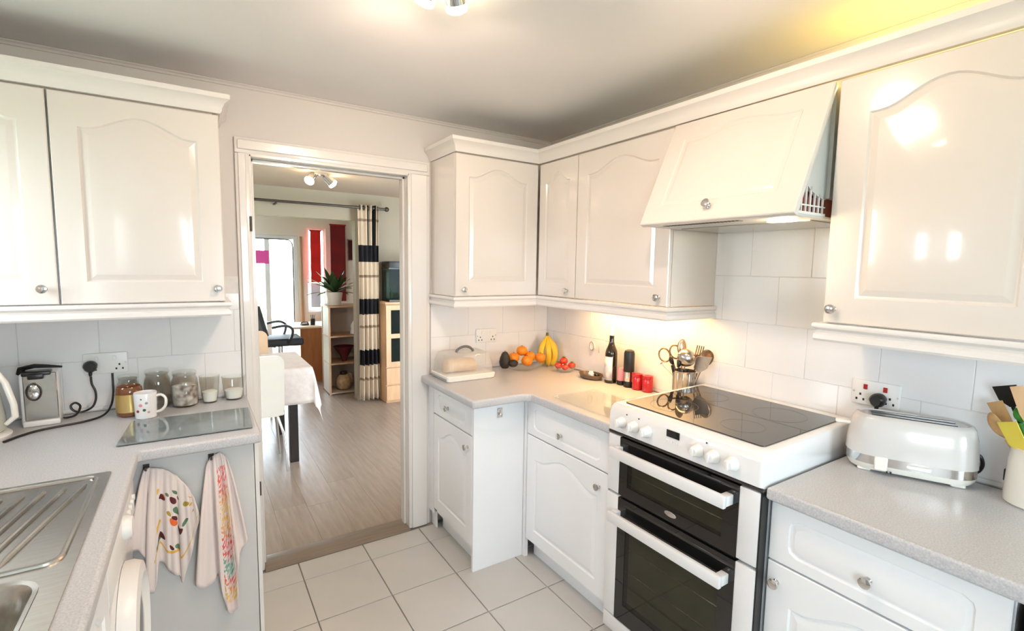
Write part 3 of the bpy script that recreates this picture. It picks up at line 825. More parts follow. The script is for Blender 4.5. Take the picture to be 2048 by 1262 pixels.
def oven_door(z0, z1, wz0, wz1, hz, nm):
    gl = 0.066; gr = CW - 0.072
    wx0, wx1 = 0.11, CW - 0.125
    q = MB()
    A0, A1 = [(gl, z0), (gr, z0), (gr, z1), (gl, z1)], [(wx0, wz0), (wx1, wz0), (wx1, wz1), (wx0, wz1)]
    q.loops([[(x, y, z) for x, z in P_] for P_, y in ((A1, 0.028), (A0, 0.028), (A0, -0.002), (A1, -0.002), (A1, 0.028))], cap0=False, cap1=False)
    bmesh.ops.remove_doubles(q.bm, verts=q.bm.verts, dist=1e-6)
    do = q.build('oven_door', 'black_glass', ck, smooth=False)
    for xa, xb in ((0.0, gl), (gr, CW - 0.006)):
        d = MB(); d.box(xa, xb, 0.0, 0.03, z0, z1, bev=0.003); d.build('side_stile', 'white_enamel', do)
    q = MB(); q.box(wx0, wx1, -0.001, 0.003, wz0, wz1); q.build('window', 'oven_glass', do, smooth=False)
    q = MB(); q.box(wx0 - 0.01, wx1 + 0.01, 0.024, 0.0285, wz0 - 0.01, wz1 + 0.01); q.build('liner', 'oven_inside', do, smooth=False)
    for k in range(2):
        zz = wz0 + (wz1 - wz0) * (0.42 + 0.3 * k)
        q = MB(); q.cyl((wx0, 0.014, zz), (wx1, 0.014, zz), 0.0022, n=6); q.build('shelf_bar', 'chrome', do)
    q = MB(); q.box(0.055, CW - 0.09, -0.052, -0.034, hz - 0.021, hz + 0.021, bev=0.004)
    q.box(0.055, 0.082, -0.036, 0.002, hz - 0.017, hz + 0.017, bev=0.003); q.box(CW - 0.117, CW - 0.09, -0.036, 0.002, hz - 0.017, hz + 0.017, bev=0.003)
    q.build('handle', 'white_enamel', do)
    return do


o1 = oven_door(0.662, 0.898, 0.705, 0.830, 0.845, 'top')
q = MB(); q.loops([[(0.322 + 0.026 * math.cos(a) , -0.0025, 0.690 + 0.010 * math.sin(a)) for a in [2 * PI * i / 16 for i in range(16)]], [(0.322 + 0.024 * math.cos(a), -0.0035, 0.690 + 0.009 * math.sin(a)) for a in [2 * PI * i / 16 for i in range(16)]]])
q.build('badge', 'chrome', o1)
o2 = oven_door(0.135, 0.650, 0.21, 0.545, 0.580, 'main')
mb = MB(); mb.box(0.0, CW - 0.012, 0.002, 0.032, 0.062, 0.128, bev=0.003); mb.build('drawer_front', 'white_enamel', ck)
mb = MB(); mb.box(CW - 0.0055, CW - 0.0005, 0.004, 0.04, 0.06, 0.902); mb.build('side_trim', 'black_plastic', ck, smooth=False)

# ------------------------------------------------------------------ lamps
def spot_lamp(parent, pos, aim, bulb='bulb_warm', s=1.0):
    """a lamp head: metal shade with a glowing reflector bulb, pointing along aim"""
    d = Vector(aim).normalized()
    q = d.to_track_quat('Z', 'Y').to_matrix()
    p = Vector(pos)
    h_ = MB(); h_.lathe([(0.016 * s, -0.075 * s), (0.024 * s, -0.070 * s), (0.027 * s, -0.03 * s), (0.030 * s, 0.0), (0.028 * s, 0.0), (0.025 * s, -0.03 * s)], p, 18, mat=q, cap1=False)
    ho = h_.build('lamp_head', 'chrome', parent)
    b = MB(); b.lathe([(0.027 * s, -0.012 * s), (0.033 * s, 0.004 * s), (0.030 * s, 0.014 * s), (0.018 * s, 0.020 * s), (0.001, 0.021 * s)], p, 18, mat=q)
    bo = b.build('bulb', bulb, ho)
    return ho


def lamp_light(name, pos, energy, col, size=0.03, aim=None, ang=150):
    if aim is None:
        l = bpy.data.lights.new(name, 'POINT'); l.shadow_soft_size = size
    else:
        l = bpy.data.lights.new(name, 'SPOT'); l.shadow_soft_size = size; l.spot_size = math.radians(ang); l.spot_blend = 0.8
    l.energy = energy; l.color = col
    o = bpy.data.objects.new(name, l); COL.objects.link(o); o.location = pos
    if aim is not None: o.rotation_euler = Vector(aim).normalized().to_track_quat('-Z', 'Y').to_euler()
    return o


WARM = (1.0, 0.715, 0.55)
cl = thing('ceiling_spotlight_bar', 'chrome ceiling spotlight bar with lit bulbs at the top picture edge', 'ceiling light', (0.62, 1.22, ZC))
mb = MB(); mb.box(-0.32, 0.32, -0.03, 0.03, -0.022, -0.0005, bev=0.004); mb.build('ceiling_plate', 'chrome', cl)
heads = [((-0.25, -0.25, -0.085), (-0.6, -0.3, -0.7)), ((-0.035, 0.175, -0.060), (-0.05, 0.35, -0.35)), ((0.055, 0.155, -0.065), (0.25, 0.30, -0.45)), ((0.22, -0.28, -0.085), (0.7, -0.3, -0.6))]
for p, a in heads:
    ho = spot_lamp(cl, p, a)
    st = MB(); d = Vector(a).normalized(); st.tube([Vector(p) - d * 0.07, (p[0] * .9, p[1] * .35, -0.02)], 0.006, 8); st.build('arm', 'chrome', cl)
    w_ = Vector(cl.location) + Vector(p) + d * 0.05
    lamp_light('spot_bulb_light', w_, 12 if abs(p[0] - 0.055) < 0.01 else 15.5, WARM, 0.03, a, 165)

ul = thing('under_cabinet_light', 'lit strip light under the wall cabinet above the oil bottle', 'light', (1.90, 1.80, 1.398))
mb = MB(); mb.box(-0.02, 0.02, -0.36, 0.36, -0.014, 0.0, bev=0.003); mb.build('housing', 'white_plastic', ul)
mb = MB(); mb.box(-0.016, 0.016, -0.35, 0.35, -0.019, -0.0142, bev=0.002, seg=1); mb.build('diffuser', 'strip_warm', ul)
a_ = bpy.data.lights.new('strip_light', 'AREA'); a_.shape = 'RECTANGLE'; a_.size = 0.03; a_.size_y = 0.70; a_.energy = 3.9; a_.color = (1.0, 0.55, 0.18)
ao = bpy.data.objects.new('strip_light', a_); COL.objects.link(ao); ao.location = (1.90, 1.80, 1.377)

tl = thing('cabinet_top_light', 'warm strip light lying on top of the right wall cabinets', 'light', (1.86, 0.62, UZ1 + 0.001))
mb = MB(); mb.box(-0.03, 0.03, -0.22, 0.22, 0.0, 0.02, bev=0.003); mb.build('housing', 'white_plastic', tl)
mb = MB(); mb.cyl((0, -0.20, 0.032), (0, 0.20, 0.032), 0.011, n=12); mb.build('tube', 'strip_warm', tl)
lamp_light('top_light_a', (1.86, 0.45, UZ1 + 0.06), 0.62, (1.0, 0.70, 0.02), 0.03)
lamp_light('top_light_b', (1.86, 0.78, UZ1 + 0.06), 0.62, (1.0, 0.70, 0.02), 0.03)
lamp_light('hood_light', (UX - 0.065, 1.393 - 0.50, 1.715), 1.2, (1.0, 0.76, 0.42), 0.02)

# ------------------------------------------------------------------ sockets
def socket(label, loc, rotz, w=0.147, h=0.088, red=False, plug=None, name='double_socket'):
    t = thing(name, label, 'socket', loc, rotz, 'double wall sockets')
    mb = MB(); mb.box(-w / 2, w / 2, -0.009, 0.0, -h / 2, h / 2, bev=0.003); mb.build('faceplate', 'white_plastic', t)
    for s in (-1, 1):
        mb = MB(); mb.box(s * 0.030 - 0.006, s * 0.030 + 0.006, -0.013, -0.0085, 0.012, 0.030, bev=0.001, seg=1); mb.build('switch', 'red_plastic' if red else 'white_plastic', t)
        mb = MB(); mb.lathe([(0.003, 0), (0.003, 0.001), (0.001, 0.0012)], (s * 0.066, -0.0088, 0.0), 8, mat=Rk); mb.build('screw', 'chrome', t)
        for dx, dz in ((0, 0.0), (-0.011, -0.018), (0.011, -0.018)):
            mb = MB(); mb.box(s * 0.045 + dx - 0.003, s * 0.045 + dx + 0.003, -0.0096, -0.0088, dz - 0.004 - 0.008, dz + 0.004 - 0.008); mb.build('pin_hole', 'black_plastic', t, smooth=False)
    return t


def plug(label, loc, rotz):
    t = thing('plug', label, 'plug', loc, rotz, 'black mains plugs')
    mb = MB(); mb.loops([[(x * s, -y, z * s) for x, z in [(0.024 * math.cos(a) * (1.0 if math.sin(a) > 0 else 0.9), 0.024 * math.sin(a)) for a in [2 * PI * i / 20 for i in range(20)]]] for y, s in ((0, 1.0), (0.012, 1.04), (0.026, 0.95), (0.034, 0.7))])
    mb.build('plug_body', 'black_plastic', t)
    mb = MB(); mb.tube([(0, -0.018, -0.020), (0, -0.020, -0.034), (0, -0.021, -0.040)], [0.007, 0.006, 0.004], 8); mb.build('cord_grip', 'black_plastic', t)
    return t


TY, TX = YB - 0.0095, XR - 0.0095
socket('white double socket on the tiles behind the can opener cord', (-0.336, TY, 1.130), 0)
plug('black plug in the socket behind the can opener', (-0.385, TY - 0.0135, 1.122), 0)
socket('white double socket above the avocado, beside the bread box', (1.530, TY, 1.133), 0)
socket('white double socket with red switches above the toaster', (TX, 0.728, 1.138), RZ, red=True)
plug('black plug between red switches above the toaster', (TX - 0.0135, 0.712, 1.122), RZ)

# ------------------------------------------------------------------ left worktop objects
Z = ZW
# kettle
kt = thing('kettle', 'pale grey-green jug kettle on its base at the left picture edge', 'kettle', (-0.690, 2.428, Z))
mb = MB(); mb.lathe([(0.105, 0.0005), (0.108, 0.012), (0.10, 0.020), (0.085, 0.022)], n=28); mb.build('power_base', 'white_plastic', kt)
mb = MB(); mb.lathe([(0.088, 0.0225), (0.095, 0.03), (0.094, 0.08), (0.084, 0.16), (0.070, 0.22), (0.064, 0.236), (0.04, 0.243), (0.001, 0.245)], n=28); mb.build('jug', 'kettle_body', kt)
mb = MB(); mb.tube([(0.066, -0.01, 0.225), (0.088, -0.012, 0.235), (0.104, -0.014, 0.20), (0.122, -0.016, 0.12), (0.124, -0.017, 0.075), (0.098, -0.014, 0.05)], [0.008, 0.010, 0.010, 0.010, 0.010, 0.008], 10); mb.build('handle', 'cream_plastic', kt)
mb = MB(); mb.tube([(-0.06, 0, 0.20), (-0.085, 0, 0.222), (-0.098, 0, 0.232)], [0.025, 0.017, 0.010], 10); mb.build('spout', 'kettle_body', kt)

# can opener
co = thing('can_opener', 'electric can opener, chrome front and black top lever, by the socket', 'can opener', (-0.522, 2.535, Z), math.radians(4))
mb = MB(); mb.box(-0.058, 0.052, 0.004, 0.10, 0.0005, 0.205, bev=0.010, seg=3); mb.build('housing', 'white_plastic', co)
mb = MB(); mb.box(-0.046, 0.050, -0.002, 0.006, 0.022, 0.205, bev=0.003, seg=1); mb.build('front_plate', 'steel', co)
mb = MB(); mb.box(-0.052, 0.054, -0.012, 0.02, 0.0006, 0.022, bev=0.004); mb.build('foot', 'white_plastic', co)
mb = MB(); mb.box(-0.048, 0.035, -0.010, 0.05, 0.196, 0.212, bev=0.005); mb.box(-0.03, 0.015, -0.018, -0.002, 0.184, 0.205, bev=0.004)
mb.tube([(-0.058, 0.05, 0.20), (-0.05, 0.03, 0.222), (-0.01, 0.015, 0.232), (0.03, 0.01, 0.228), (0.068, 0.008, 0.222)], [0.012, 0.014, 0.014, 0.011, 0.007], 8, flat=0.6); mb.build('lever', 'black_plastic', co)
mb = MB(); pts = [(-0.016 + 0.020 * math.cos(a), -0.004, 0.135 + 0.032 * math.sin(a)) for a in [2 * PI * i / 20 for i in range(22)]]
mb.tube(pts, 0.004, 6); mb.build('magnet_ring', 'dark_metal', co)
mb = MB(); mb.lathe([(0.014, 0), (0.014, 0.010), (0.008, 0.014), (0.001, 0.014)], (-0.016, -0.002, 0.148), 14, mat=Rk); mb.lathe([(0.011, 0), (0.011, 0.008), (0.001, 0.010)], (-0.016, -0.002, 0.120), 14, mat=Rk); mb.build('cutter_wheel', 'chrome', co)


def curve_pts(pts, n=6):
    """Catmull-Rom smoothing"""
    P = [Vector(p) for p in pts]; out = []
    for i in range(len(P) - 1):
        p0 = P[max(0, i - 1)]; p1 = P[i]; p2 = P[i + 1]; p3 = P[min(len(P) - 1, i + 2)]
        for k in range(n):
            t = k / n
            out.append(0.5 * ((2 * p1) + (-p0 + p2) * t + (2 * p0 - 5 * p1 + 4 * p2 - p3) * t * t + (-p0 + 3 * p1 - 3 * p2 + p3) * t ** 3))
    out.append(P[-1]); return out


mb = MB(); mb.tube(curve_pts([(-0.385, 2.643, 1.080), (-0.383, 2.640, 1.05), (-0.372, 2.632, 1.02), (-0.372, 2.628, 0.985), (-0.385, 2.62, 0.955), (-0.415, 2.60, 0.945), (-0.44, 2.60, 0.955),
                              (-0.447, 2.60, 0.975), (-0.432, 2.602, 0.985), (-0.418, 2.60, 0.968), (-0.43, 2.585, 0.940), (-0.455, 2.585, 0.932), (-0.47, 2.60, 0.93)]), 0.0042, 8)
tag(recenter(mb.build('power_cord', 'black_plastic')), 'looped black cord from can opener to plug', 'cord')
mb = MB(); mb.tube(curve_pts([(-0.585, 2.345, 0.9295), (-0.555, 2.40, 0.9295), (-0.515, 2.445, 0.9295), (-0.46, 2.47, 0.9295), (-0.39, 2.50, 0.9295), (-0.342, 2.555, 0.932), (-0.322, 2.61, 0.955), (-0.316, 2.645, 1.0), (-0.316, 2.656, 1.05), (-0.316, 2.656, 1.085)]), 0.0042, 8)
tag(recenter(mb.build('power_cord', 'black_plastic')), 'long black kettle cord sweeping across the worktop to the gold jar', 'cord')


def jar(label, c, r, h, fill=None, fill_h=0.0, neck=0.82, name='glass_jar', group='glass jars on the left worktop', lid=True, shape='round'):
    t = thing(name, label, 'jar', (c[0], c[1], Z), random.uniform(0, 1), group)
    w = 0.0025
    if shape == 'round':
        prof = [(r * .80, 0.001), (r * .96, 0.008), (r, h * .25), (r, h * .62), (r * .93, h * .76), (r * neck, h * .84), (r * neck, h * .90)]
    else:
        prof = [(r * .70, 0.001), (r * .74, 0.006), (r * .86, h * .4), (r * .97, h * .8), (r, h)]
    inn = [(max(q - w, 0.002), max(z, 0.006)) for q, z in reversed(prof)]
    mb = MB(); mb.lathe(prof + inn, n=24, cap1=True); mb.build('glass', 'jar_glass', t)
    if lid:
        mb = MB(); mb.lathe([(r * neck * 1.06, h * .875), (r * neck * 1.08, h * .91), (r * neck * 1.04, h * .985), (r * .3, h), (0.001, h)], n=24); mb.build('lid', 'jar_glass', t)
    if fill:
        fp = [(q, z) for q, z in inn if z <= fill_h]
        fp = sorted(fp, key=lambda a: a[1]); fp = [(q - 0.001, z + 0.001) for q, z in fp]
        rr = fp[-1][0] if fp else r * .9
        fp.append((rr, fill_h)); fp.append((rr * .6, fill_h + 0.006)); fp.append((0.001, fill_h + 0.008))
        mb = MB(); mb.lathe(fp, n=20); mb.build('contents', fill, t)
    return t


jar('clear glass jar behind the gold-labelled amber jar', (-0.262, 2.628), 0.040, 0.155)
jar('clear glass jar behind the patterned mug', (-0.160, 2.612), 0.050, 0.172)
jar('glass jar filled with wrapped sweets, middle of the row', (-0.060, 2.588), 0.052, 0.160, 'sweets', 0.095)
jar('glass jar half full of white powder, second from the doorway', (0.034, 2.600), 0.042, 0.125, 'white_powder', 0.05, shape='cup', lid=False)
jar('wide glass bowl of white powder at the end by the doorway', (0.130, 2.612), 0.050, 0.11, 'white_powder', 0.045, shape='cup', lid=False, name='glass_bowl')
cj = thing('amber_jar', 'amber glass jar with a gold label, beside the patterned mug', 'jar', (-0.252, 2.535, Z))
mb = MB(); mb.lathe([(0.040, 0.0005), (0.045, 0.006), (0.046, 0.10), (0.044, 0.118), (0.040, 0.124), (0.037, 0.118), (0.037, 0.10), (0.001, 0.10)], n=28); mb.build('glass', 'amber_glass', cj)
mb = MB(); mb.lathe([(0.0462, 0.020), (0.0468, 0.020), (0.0472, 0.094), (0.0466, 0.094)], n=28, cap0=False, cap1=False); mb.build('label', 'gold_label', cj)
mg = thing('mug', 'white mug with small flower print, handle to the right', 'mug', (-0.193, 2.462, Z), math.radians(-12))
mb = MB(); mb.lathe([(0.034, 0.0005), (0.037, 0.004), (0.038, 0.05), (0.040, 0.104), (0.039, 0.1065), (0.037, 0.104), (0.035, 0.05), (0.034, 0.008), (0.001, 0.007)], n=28); mb.build('cup', 'white_enamel', mg)
mb = MB(); mb.tube(curve_pts([(0.036, 0, 0.088), (0.055, 0, 0.092), (0.070, 0, 0.075), (0.068, 0, 0.045), (0.052, 0, 0.026), (0.036, 0, 0.022)], 4), 0.0055, 8); mb.build('handle', 'cream_plastic', mg)
for a_, z_, r_, m_ in ((-100, 0.060, 0.007, 'pink_plastic'), (-118, 0.035, 0.006, 'red_plastic'), (-82, 0.040, 0.006, 'tank_plants'), (-70, 0.068, 0.006, 'grey_plastic'), (-60, 0.03, 0.005, 'pink_plastic'), (-95, 0.085, 0.004, 'tank_plants')):
    a = math.radians(a_); q = Vector((math.cos(a), math.sin(a), 0)).to_track_quat('Z', 'Y').to_matrix()
    mb = MB(); mb.lathe([(r_, -0.0006), (r_ * .9, 0.0009), (0.0005, 0.001)], (0.0382 * math.cos(a), 0.0382 * math.sin(a), z_), 8, mat=q); mb.build('flower_print', m_, mg)
gb = thing('glass_board', 'dark reflective glass worktop saver in front of the jars', 'chopping board', (-0.045, 2.25, Z))
plate('board', [(-0.208, -0.146), (0.208, -0.152), (0.218, 0.145), (-0.190, 0.155)], [], 0.003, 0.008, 0.0012, 'glass_board', gb)
for x, y in ((-0.18, -0.125), (0.185, -0.13), (0.19, 0.12), (-0.165, 0.13)):
    mb = MB(); mb.lathe([(0.006, 0.0003), (0.006, 0.003)], (x, y, 0), 10); mb.build('foot', 'white_plastic', gb)

# ------------------------------------------------------------------ tea towels
def pattern_mat(name, base, kind):
    m = bpy.data.materials.new(name); m.use_nodes = True
    nt = m.node_tree; N = nt.nodes; L = nt.links; b = N['Principled BSDF']
    b.inputs['Roughness'].default_value = 0.85
    uv = N.new('ShaderNodeUVMap'); uv.uv_map = 'UVMap'
    mp = N.new('ShaderNodeMapping'); L.new(uv.outputs['UV'], mp.inputs['Vector'])
    sp = N.new('ShaderNodeSeparateXYZ'); L.new(uv.outputs['UV'], sp.inputs[0])
    def math_(op, a, b_=None):
        n = N.new('ShaderNodeMath'); n.operation = op
        for i, s in enumerate((a, b_)):
            if s is None: continue
            if isinstance(s, (int, float)): n.inputs[i].default_value = s
            else: L.new(s, n.inputs[i])
        return n.outputs[0]
    def band(s, lo, hi): return math_('MULTIPLY', math_('GREATER_THAN', s, lo), math_('LESS_THAN', s, hi))
    mix = N.new('ShaderNodeMix'); mix.data_type = 'RGBA'
    mix.inputs['A'].default_value = (*base, 1)
    if kind == 'flower':
        mp.inputs['Scale'].default_value = (7.5, 11.0, 1)
        vo = N.new('ShaderNodeTexVoronoi'); vo.inputs['Scale'].default_value = 1.0; vo.inputs['Randomness'].default_value = 0.9
        L.new(mp.outputs['Vector'], vo.inputs['Vector'])
        rp = N.new('ShaderNodeValToRGB'); rp.color_ramp.interpolation = 'CONSTANT'
        cols = [(0.10, 0.02, 0.015), (0.80, 0.16, 0.04), (0.12, 0.02, 0.03), (0.75, 0.42, 0.05), (0.12, 0.22, 0.13), (0.42, 0.30, 0.05)]
        el = rp.color_ramp.elements; el[0].color = (*cols[0], 1); el[1].position = 0.17; el[1].color = (*cols[1], 1)
        for i, c_ in enumerate(cols[2:]): e = el.new(0.34 + i * 0.165); e.color = (*c_, 1)
        sc = N.new('ShaderNodeSeparateColor'); L.new(vo.outputs['Color'], sc.inputs[0]); L.new(sc.outputs[0], rp.inputs['Fac'])
        msk = math_('MULTIPLY', math_('LESS_THAN', vo.outputs['Distance'], 0.40), band(sp.outputs['X'], 0.34, 0.90))
        msk = math_('MULTIPLY', msk, band(sp.outputs['Y'], 0.16, 0.76))
        # yellow border line that waves across the hem
        wv = math_('ADD', math_('MULTIPLY', math_('SINE', math_('MULTIPLY', sp.outputs['X'], 17.0)), 0.035), 0.78)
        ln = math_('MULTIPLY', band(math_('SUBTRACT', sp.outputs['Y'], wv), -0.012, 0.012), math_('GREATER_THAN', sp.outputs['X'], 0.3))
        m2 = N.new('ShaderNodeMix'); m2.data_type = 'RGBA'; m2.inputs['B'].default_value = (0.78, 0.45, 0.08, 1)
        L.new(msk, mix.inputs['Factor']); L.new(rp.outputs['Color'], mix.inputs['B'])
        L.new(ln, m2.inputs['Factor']); L.new(mix.outputs['Result'], m2.inputs['A']); L.new(m2.outputs['Result'], b.inputs['Base Color'])
    else:
        mp.inputs['Scale'].default_value = (42.0, 46.0, 1); mp.inputs['Rotation'].default_value = (0, 0, 0.7)
        nz = N.new('ShaderNodeTexNoise'); nz.inputs['Scale'].default_value = 1.0; nz.inputs['Detail'].default_value = 0.5
        mp2 = N.new('ShaderNodeMapping'); mp2.inputs['Scale'].default_value = (0.45, 1.5, 1); L.new(mp.outputs['Vector'], mp2.inputs['Vector'])
        L.new(mp2.outputs['Vector'], nz.inputs['Vector'])
        rp = N.new('ShaderNodeValToRGB'); rp.color_ramp.interpolation = 'LINEAR'
        el = rp.color_ramp.elements
        seq = [(0.0, (0.75, 0.10, 0.12)), (0.22, (0.75, 0.14, 0.10)), (0.34, (0.80, 0.55, 0.15)), (0.46, (0.78, 0.45, 0.12)), (0.55, (0.75, 0.10, 0.10)), (0.64, (0.72, 0.14, 0.12)), (0.68, (0.20, 0.45, 0.36)), (0.76, (0.20, 0.45, 0.36)), (0.79, (0.78, 0.10, 0.10)), (0.88, (0.80, 0.50, 0.12)), (1.0, (0.80, 0.60, 0.2))]
        el[0].position = 0; el[0].color = (*seq[0][1], 1); el[1].position = 1; el[1].color = (*seq[-1][1], 1)
        for p_, c_ in seq[1:-1]: e = el.new(p_); e.color = (*c_, 1)
        L.new(sp.outputs['Y'], rp.inputs['Fac'])
        msk = math_('MULTIPLY', math_('GREATER_THAN', nz.outputs['Fac'], 0.52), band(sp.outputs['X'], 0.42, 0.74))
        msk = math_('MULTIPLY', msk, band(sp.outputs['Y'], 0.08, 0.93))
        L.new(msk, mix.inputs['Factor']); L.new(rp.outputs['Color'], mix.inputs['B']); L.new(mix.outputs['Result'], b.inputs['Base Color'])
    MATS[name] = m
    return m


pattern_mat('towel_flower', (0.78, 0.69, 0.66), 'flower')
pattern_mat('towel_script', (0.80, 0.70, 0.67), 'script')


def lerp_list(L_, t):
    f = t * (len(L_) - 1); i = min(int(f), len(L_) - 2); k = f - i
    return [a + (b - a) * k for a, b in zip(L_[i], L_[i + 1])]


def towel(label, top, bottom, y0, mat, nf, amp, hook, ex):
    t = thing('tea_towel', label, 'tea towel', (hook[0], y0, 0.3), 0, 'tea towels hung on the white panel')
    nu, nv = 64, 30
    bm = bmesh.new(); uvl = bm.loops.layers.uv.new('UVMap'); V = []
    for j in range(nv + 1):
        v = j / nv; row = []
        for i in range(nu + 1):
            u = i / nu
            tx, tz = lerp_list(top, u); bx, bz = lerp_list(bottom, u)
            s = v ** ex
            x = tx + (bx - tx) * s; z = tz + (bz - tz) * v
            a = amp * (0.35 + 0.65 * min(1, v * 2.2))
            y = y0 - 0.012 - a * (0.5 + 0.5 * math.sin(u * nf * 2 * PI + 0.8 * math.sin(v * 3))) - 0.3 * a * math.sin(u * nf * 4.3 * PI + 1)
            row.append(bm.verts.new((x - hook[0], y - y0, z - 0.3)))
        V.append(row)
    for j in range(nv):
        for i in range(nu):
            f = bm.faces.new((V[j][i], V[j + 1][i], V[j + 1][i + 1], V[j][i + 1]))
            for lp, (a, b) in zip(f.loops, ((i, j), (i, j + 1), (i + 1, j + 1), (i + 1, j))): lp[uvl].uv = (a / nu, b / nv)
    me = bpy.data.meshes.new('cloth'); bm.to_mesh(me); bm.free()
    o = link('cloth', me, mat, t, angle=80)
    sd = o.modifiers.new('thickness', 'SOLIDIFY'); sd.thickness = 0.0025; sd.offset = 0
    return t


towel('white tea towel with brown and orange flower print, on the hook nearest the sink', [(-0.178, 0.842), (-0.165, 0.846), (-0.14, 0.842), (-0.11, 0.825), (-0.085, 0.80), (-0.055, 0.755), (-0.035, 0.70)],
      [(-0.235, 0.566), (-0.205, 0.560), (-0.185, 0.52), (-0.195, 0.40), (-0.165, 0.385), (-0.150, 0.50), (-0.128, 0.47), (-0.115, 0.445), (-0.092, 0.43), (-0.085, 0.39), (-0.062, 0.46), (-0.045, 0.53), (-0.028, 0.60), (-0.020, 0.625)], 2.083, 'towel_flower', 4.0, 0.016, (-0.170, 0.84), 0.8)
towel('white tea towel with red and yellow lettering print, hook nearest the doorway', [(0.010, 0.83), (0.018, 0.845), (0.034, 0.856), (0.050, 0.86), (0.062, 0.85), (0.070, 0.835)],
      [(-0.045, 0.375), (-0.02, 0.350), (0.02, 0.372), (0.030, 0.385), (0.040, 0.30), (0.055, 0.235), (0.072, 0.205), (0.092, 0.235), (0.090, 0.36), (0.100, 0.45), (0.122, 0.475), (0.130, 0.50)], 2.083, 'towel_script', 3.0, 0.020, (0.035, 0.84), 0.75)
for k, (x, z) in enumerate(((-0.172, 0.842), (0.022, 0.842))):
    t = thing('towel_hook', ('small dark hook on the white panel nearest the sink', 'small dark hook on the white panel nearest the doorway')[k], 'hook', (x, 2.0845, z), 0, 'towel hooks')
    mb = MB(); mb.box(-0.009, 0.009, -0.003, 0.0, -0.014, 0.014, bev=0.001, seg=1); mb.build('plate', 'dark_metal', t)
    mb = MB(); mb.tube([(0, -0.003, 0.004), (0, -0.022, -0.002), (0, -0.034, 0.004), (0, -0.037, 0.016)], 0.0035, 8); mb.build('peg', 'dark_metal', t)

# ------------------------------------------------------------------ right worktop, corner objects
bb = thing('bread_box', 'clear plastic bread box with white base and arched grey handle', 'bread box', (1.290, 2.515, Z))
mb = MB(); mb.loops([[(x, y, z) for x, y in rrect(-0.155 + e, 0.155 - e, -0.12 + e, 0.12 - e, 0.02)] for e, z in ((0.010, 0.0005), (0.004, 0.006), (0.0, 0.030), (0.004, 0.034))]); mb.build('tray', 'cream_plastic', bb)
mb = MB(); mb.box(-0.1565, -0.153, -0.10, 0.10, 0.010, 0.018); mb.build('tray_groove', 'grey_plastic', bb, smooth=False)
mb = MB(); mb.loops([[(x, y, z) for x, y in rrect(-0.148 + e, 0.148 - e, -0.113 + e, 0.113 - e, 0.03)] for e, z in ((0.0, 0.0345), (0.006, 0.10), (0.018, 0.145), (0.035, 0.152))], cap0=False); mb.build('cover', 'clear_plastic', bb)
mb = MB(); mb.tube(curve_pts([(-0.055, -0.02, 0.150), (-0.045, -0.02, 0.166), (-0.02, -0.02, 0.178), (0.01, -0.02, 0.180), (0.035, -0.02, 0.172), (0.055, -0.02, 0.152)], 4), 0.0075, 8); mb.build('handle', 'dark_grey', bb)
bl = thing('bread_loaf', 'small brown loaf inside the bread box', 'bread', (1.265, 2.505, Z + 0.0352))
mb = MB(); mb.loops([[(x, y * s, z * s2) for y, z in [(0.055 * math.cos(a), 0.04 + 0.038 * math.sin(a)) for a in [2 * PI * i / 18 for i in range(18)]]] for x, s, s2 in ((-0.10, 0.6, 0.8), (-0.09, 0.9, 1.0), (-0.03, 1.0, 1.05), (0.03, 1.0, 1.0), (0.08, 0.9, 0.95), (0.09, 0.6, 0.8))]); mb.build('loaf', 'bread', bl)


def lathe_bowl(label, c, r, h, mat, name='glass_bowl', group=None, sx=1.0, sy=1.0, rotz=0):
    t = thing(name, label, 'bowl', (c[0], c[1], Z), rotz, group)
    mb = MB(); mb.lathe([(r * .45, 0.0005), (r * .5, 0.003), (r * .8, h * .45), (r, h), (r * .985, h + 0.001), (r * .77, h * .47), (r * .48, 0.005), (0.001, 0.005)], n=32, sx=sx, sy=sy); mb.build('bowl', mat, t)
    return t


lathe_bowl('wide shallow glass fruit bowl under the oranges', (1.712, 2.515), 0.143, 0.045, 'jar_glass', 'fruit_bowl', 'glass bowls in the corner', 1.0, 0.85)
lathe_bowl('small glass bowl holding the tomatoes', (1.905, 2.335), 0.068, 0.045, 'jar_glass', 'glass_bowl', 'glass bowls in the corner')


def fruit(name, label, c, r, mat, stem='green_stem', cat=None, group=None, flat=0.93):
    t = thing(name, label, cat or name, (c[0], c[1], c[2] - r), random.uniform(0, 6), group)
    mb = MB(); prof = []
    for i in range(11):
        a = -PI / 2 + PI * i / 10
        prof.append((r * math.cos(a), r + r * flat * math.sin(a) - (0.10 * r * max(0, math.sin(a)) ** 8)))
    mb.lathe(prof, n=18); mb.build('fruit_body', mat, t)
    mb = MB()
    if stem == 'calyx':
        for k in range(5):
            a = 2 * PI * k / 5; mb.tube([(0, 0, r * 1.86), (0.35 * r * math.cos(a), 0.35 * r * math.sin(a), r * 1.90), (0.55 * r * math.cos(a), 0.55 * r * math.sin(a), r * 1.84)], [r * .10, r * .08, r * .02], 5)
    mb.cyl((0, 0, r * 1.80), (0, 0, r * 1.92), r * .10, n=8)
    mb.build('stem', 'green_stem', t)
    return t


